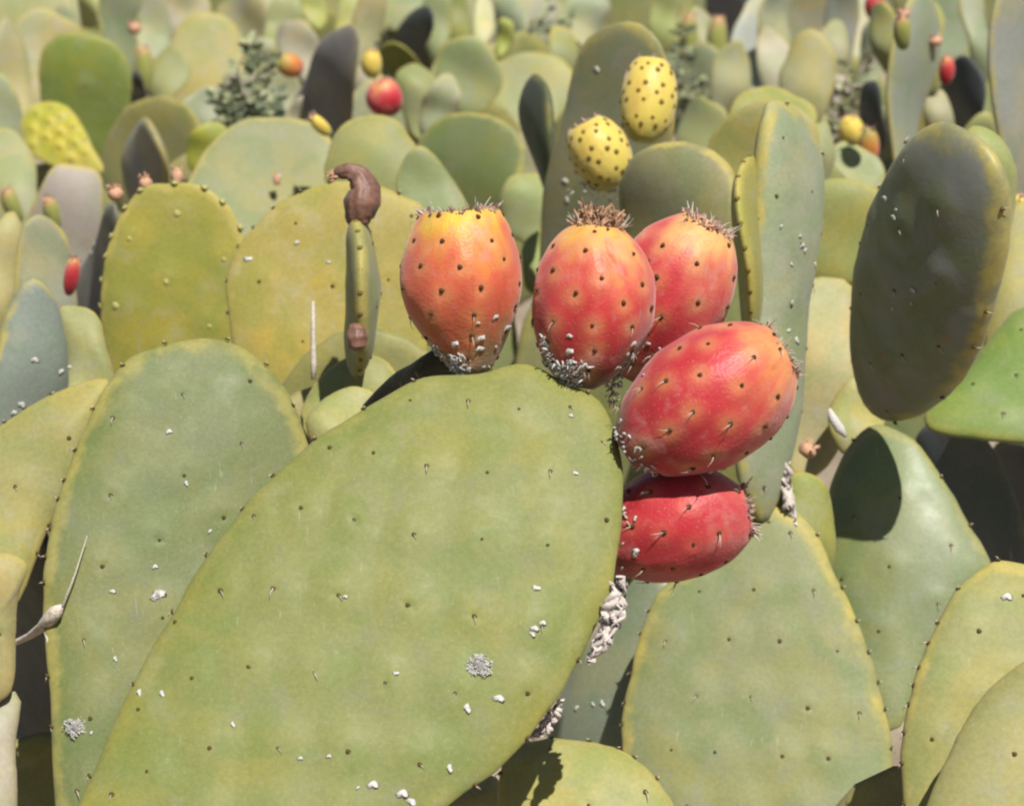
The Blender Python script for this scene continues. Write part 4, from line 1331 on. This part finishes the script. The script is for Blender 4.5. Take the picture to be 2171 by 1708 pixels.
# ------------------------------------------------------------------ papery husk along the lower right edge of the main pad
def husk(path, d, label, seed, w0, mat=M_HUSK, name="dry_husk"):
    r_ = random.Random(seed)
    o0 = P(path[0][0], path[0][1], d)
    vs, fs = [], []
    K = 34
    for strand in range(9):
        off = r_.uniform(-1, 1)
        ph, fq = r_.uniform(0, 6.28), r_.uniform(.4, 1.0)
        b = len(vs)
        k0, k1 = r_.randint(0, 6), r_.randint(K - 10, K)
        n = k1 - k0
        for k in range(k0, k1):
            f = k / (K - 1) * (len(path) - 1)
            i = min(len(path) - 2, int(f))
            t = f - i
            x = path[i][0] * (1 - t) + path[i + 1][0] * t
            y = path[i][1] * (1 - t) + path[i + 1][1] * t
            w = path[i][2] * (1 - t) + path[i + 1][2] * t
            x += (off * .7 + .3 * math.sin(ph + k * fq)) * w
            c = P(x, y, d + .002 * math.sin(ph + k * .5)) - o0
            ww = w0 * (.6 + .5 * math.sin(ph * 2 + k * .7) ** 2)
            sd = Vector((math.cos(ph + k * .25), math.sin(ph + k * .25) * .6, .15))
            th = Vector((0, .0004, .0003))
            vs += [c + sd * ww + th, c - sd * ww + th, c - sd * ww - th, c + sd * ww - th]
        for k in range(n - 1):
            for i in range(4):
                j = (i + 1) % 4
                fs.append((b + k * 4 + i, b + k * 4 + j, b + (k + 1) * 4 + j, b + (k + 1) * 4 + i))
    o = obj(name, mesh_from(name, vs, fs, (mat,), True), None, None, o0)
    tag(o, label, "dry husk")
    return o


husk([(1315, 1215, 16), (1305, 1270, 30), (1295, 1320, 30), (1272, 1370, 18), (1250, 1410, 8)], 1.185, "crumpled pale papery husk below the lowest red fruit", 3, .0022)
husk([(1195, 1480, 6), (1175, 1515, 14), (1150, 1550, 20), (1125, 1570, 8)], 1.20, "small scrap of pale husk above the round topped bottom pad", 4, .0016)
husk([(1640, 930, 12), (1660, 1000, 16), (1672, 1060, 10), (1680, 1110, 14)], 1.50, "wrinkled pale dead stem right of the lower red fruits", 5, .0022)


def tube(pts, rs, seg=8):
    vs, fs = [], []
    for k, p in enumerate(pts):
        dv = pts[min(k + 1, len(pts) - 1)] - pts[max(k - 1, 0)]
        m = frame(dv, p, Vector((.1, -1, .2)))
        for j in range(seg):
            a = 2 * math.pi * j / seg
            vs.append(m @ Vector((rs[k] * math.cos(a), rs[k] * math.sin(a), 0)))
    for i in range(len(pts) - 1):
        for j in range(seg):
            fs.append((i * seg + j, i * seg + (j + 1) % seg, (i + 1) * seg + (j + 1) % seg, (i + 1) * seg + j))
    fs.append(tuple(range(seg - 1, -1, -1)))
    fs.append(tuple((len(pts) - 1) * seg + j for j in range(seg)))
    return vs, fs


def pxtube(name, pts, mat, label, cat, **kw):
    o0 = P(*pts[0][:3])
    P3 = [P(*p[:3]) - o0 for p in pts]
    vs, fs = tube(P3, [p[3] for p in pts])
    o = obj(name, mesh_from(name, vs, fs, (mat,)), None, None, o0)
    tag(o, label, cat)
    return o


tw = pxtube("dry_twig", [(-20, 1368, 1.33, .0016), (32, 1362, 1.32, .0015), (62, 1348, 1.30, .0018), (88, 1330, 1.275, .0026), (105, 1312, 1.262, .0036), (120, 1295, 1.258, .0034),
                         (132, 1283, 1.257, .001)], M_TWIG, "thin pale dried twig bridging the black gap at the left", "twig")
vs, fs = tube([P(132, 1285, 1.256) - tw.location, P(160, 1215, 1.262) - tw.location, P(185, 1135, 1.268) - tw.location], [.0006, .0004, .0002], 5)
obj("twig_fibre", mesh_from("twig_fibre", vs, fs, (M_SPINE,)), tw)
vs, fs = tube([P(96, 1338, 1.265) - tw.location, P(101, 1355, 1.262) - tw.location, P(99, 1372, 1.262) - tw.location], [.001, .0008, .0004], 6)
obj("twig_fibre", mesh_from("twig_fibre", vs, fs, (M_SPINE,)), tw)
pxtube("dry_straw", [(664, 638, 1.46, .0007), (664, 700, 1.46, .0015), (665, 770, 1.46, .0018), (664, 805, 1.46, .0012)], M_SPINE, "pale straight dry straw in front of the yellowish brown pad", "straw")
pxtube("pale_shard", [(1758, 866, 1.50, .001), (1766, 886, 1.50, .0026), (1780, 908, 1.50, .0030), (1794, 926, 1.50, .001)], M_WHITE, "bright white shard left of the dark leaning pad's foot", "dry husk")


# ------------------------------------------------------------------ leafy weeds among the pads
def leaf(vs, fs, p, d, ln, w, r_):
    d = d.normalized()
    side = d.cross(Vector((r_.uniform(-1, 1), -1, r_.uniform(-.5, .5)))).normalized()
    nr = side.cross(d)
    b = len(vs)
    prof = ((0, .15), (.3, .9), (.6, 1), (.85, .6), (1, .08))
    for t, f in prof:
        c = p + d * ln * t + nr * ln * .25 * t * t
        vs += [c + side * w * f * .5, c + nr * w * -.12 * f, c - side * w * f * .5]
    for k in range(4):
        for i in (0, 1):
            fs.append((b + k * 3 + i, b + k * 3 + i + 1, b + k * 3 + 4 + i, b + k * 3 + 3 + i))


def weed(base, tops, d, label, seed, leafmats=(M_LEAF, M_LEAF2)):
    r_ = random.Random(seed)
    A = P(base[0], base[1], d)
    root = bpy.data.objects.new("leafy_weed", None)
    COL.objects.link(root)
    root.location = A
    tag(root, label, "weed", "leafy weeds growing through the thicket")
    for tx, ty in tops:
        B = P(tx, ty, d + r_.uniform(-.05, .05)) - A
        pts = [B * (k / 7) + Vector((math.sin(k * 1.1 + tx) * .006, math.sin(k * .7) * .01, 0)) for k in range(8)]
        vs, fs = tube(pts, [.0014 * (1 - k * .1) for k in range(8)], 5)
        st = obj("stem", mesh_from("stem", vs, fs, (M_STEM,)), root)
        n = max(10, int(B.length / .0065))
        for mi, mt in enumerate(leafmats):
            vs, fs = [], []
            for k in range(n):
                t = r_.uniform(.15, 1)
                p = B * t + Vector((r_.uniform(-.004, .004),) * 3)
                a = r_.uniform(0, 6.28)
                leaf(vs, fs, p, Vector((math.cos(a), math.sin(a) * .7, r_.uniform(-.2, .9))), r_.uniform(.008, .017), r_.uniform(.004, .008), r_)
            o = obj("leaves", mesh_from("leaves", vs, fs, (mt,)), st)
            o["kind"] = "stuff"


weed((545, 330), [(508, 120), (530, 80), (560, 130), (480, 180), (575, 200)], 2.3, "bushy weed with small leaves left of the slate pad", 1)
weed((470, 300), [(470, 200), (490, 230), (500, 250)], 2.35, "low sprig of small leaves beside the pale round topped pad", 5)
weed((1190, 300), [(1150, 20), (1200, 40), (1225, 90), (1120, 60), (1180, 80)], 3.0, "thin leafy weed on the top edge left of the tall grey olive pad", 2)
weed((1480, 330), [(1440, 60), (1490, 140), (1500, 200), (1450, 110)], 2.85, "sparse weed right of the upper yellow fruit", 3)
weed((830, 200), [(850, 90), (880, 60), (810, 70)], 2.9, "dark sprig in the gap above the small red fruit", 4)
weed((1760, 330), [(1800, 140), (1840, 110), (1790, 200), (1850, 240)], 2.5, "dry pale sprig among the upper right fruits", 6, (M_TWIG, M_LEAF))
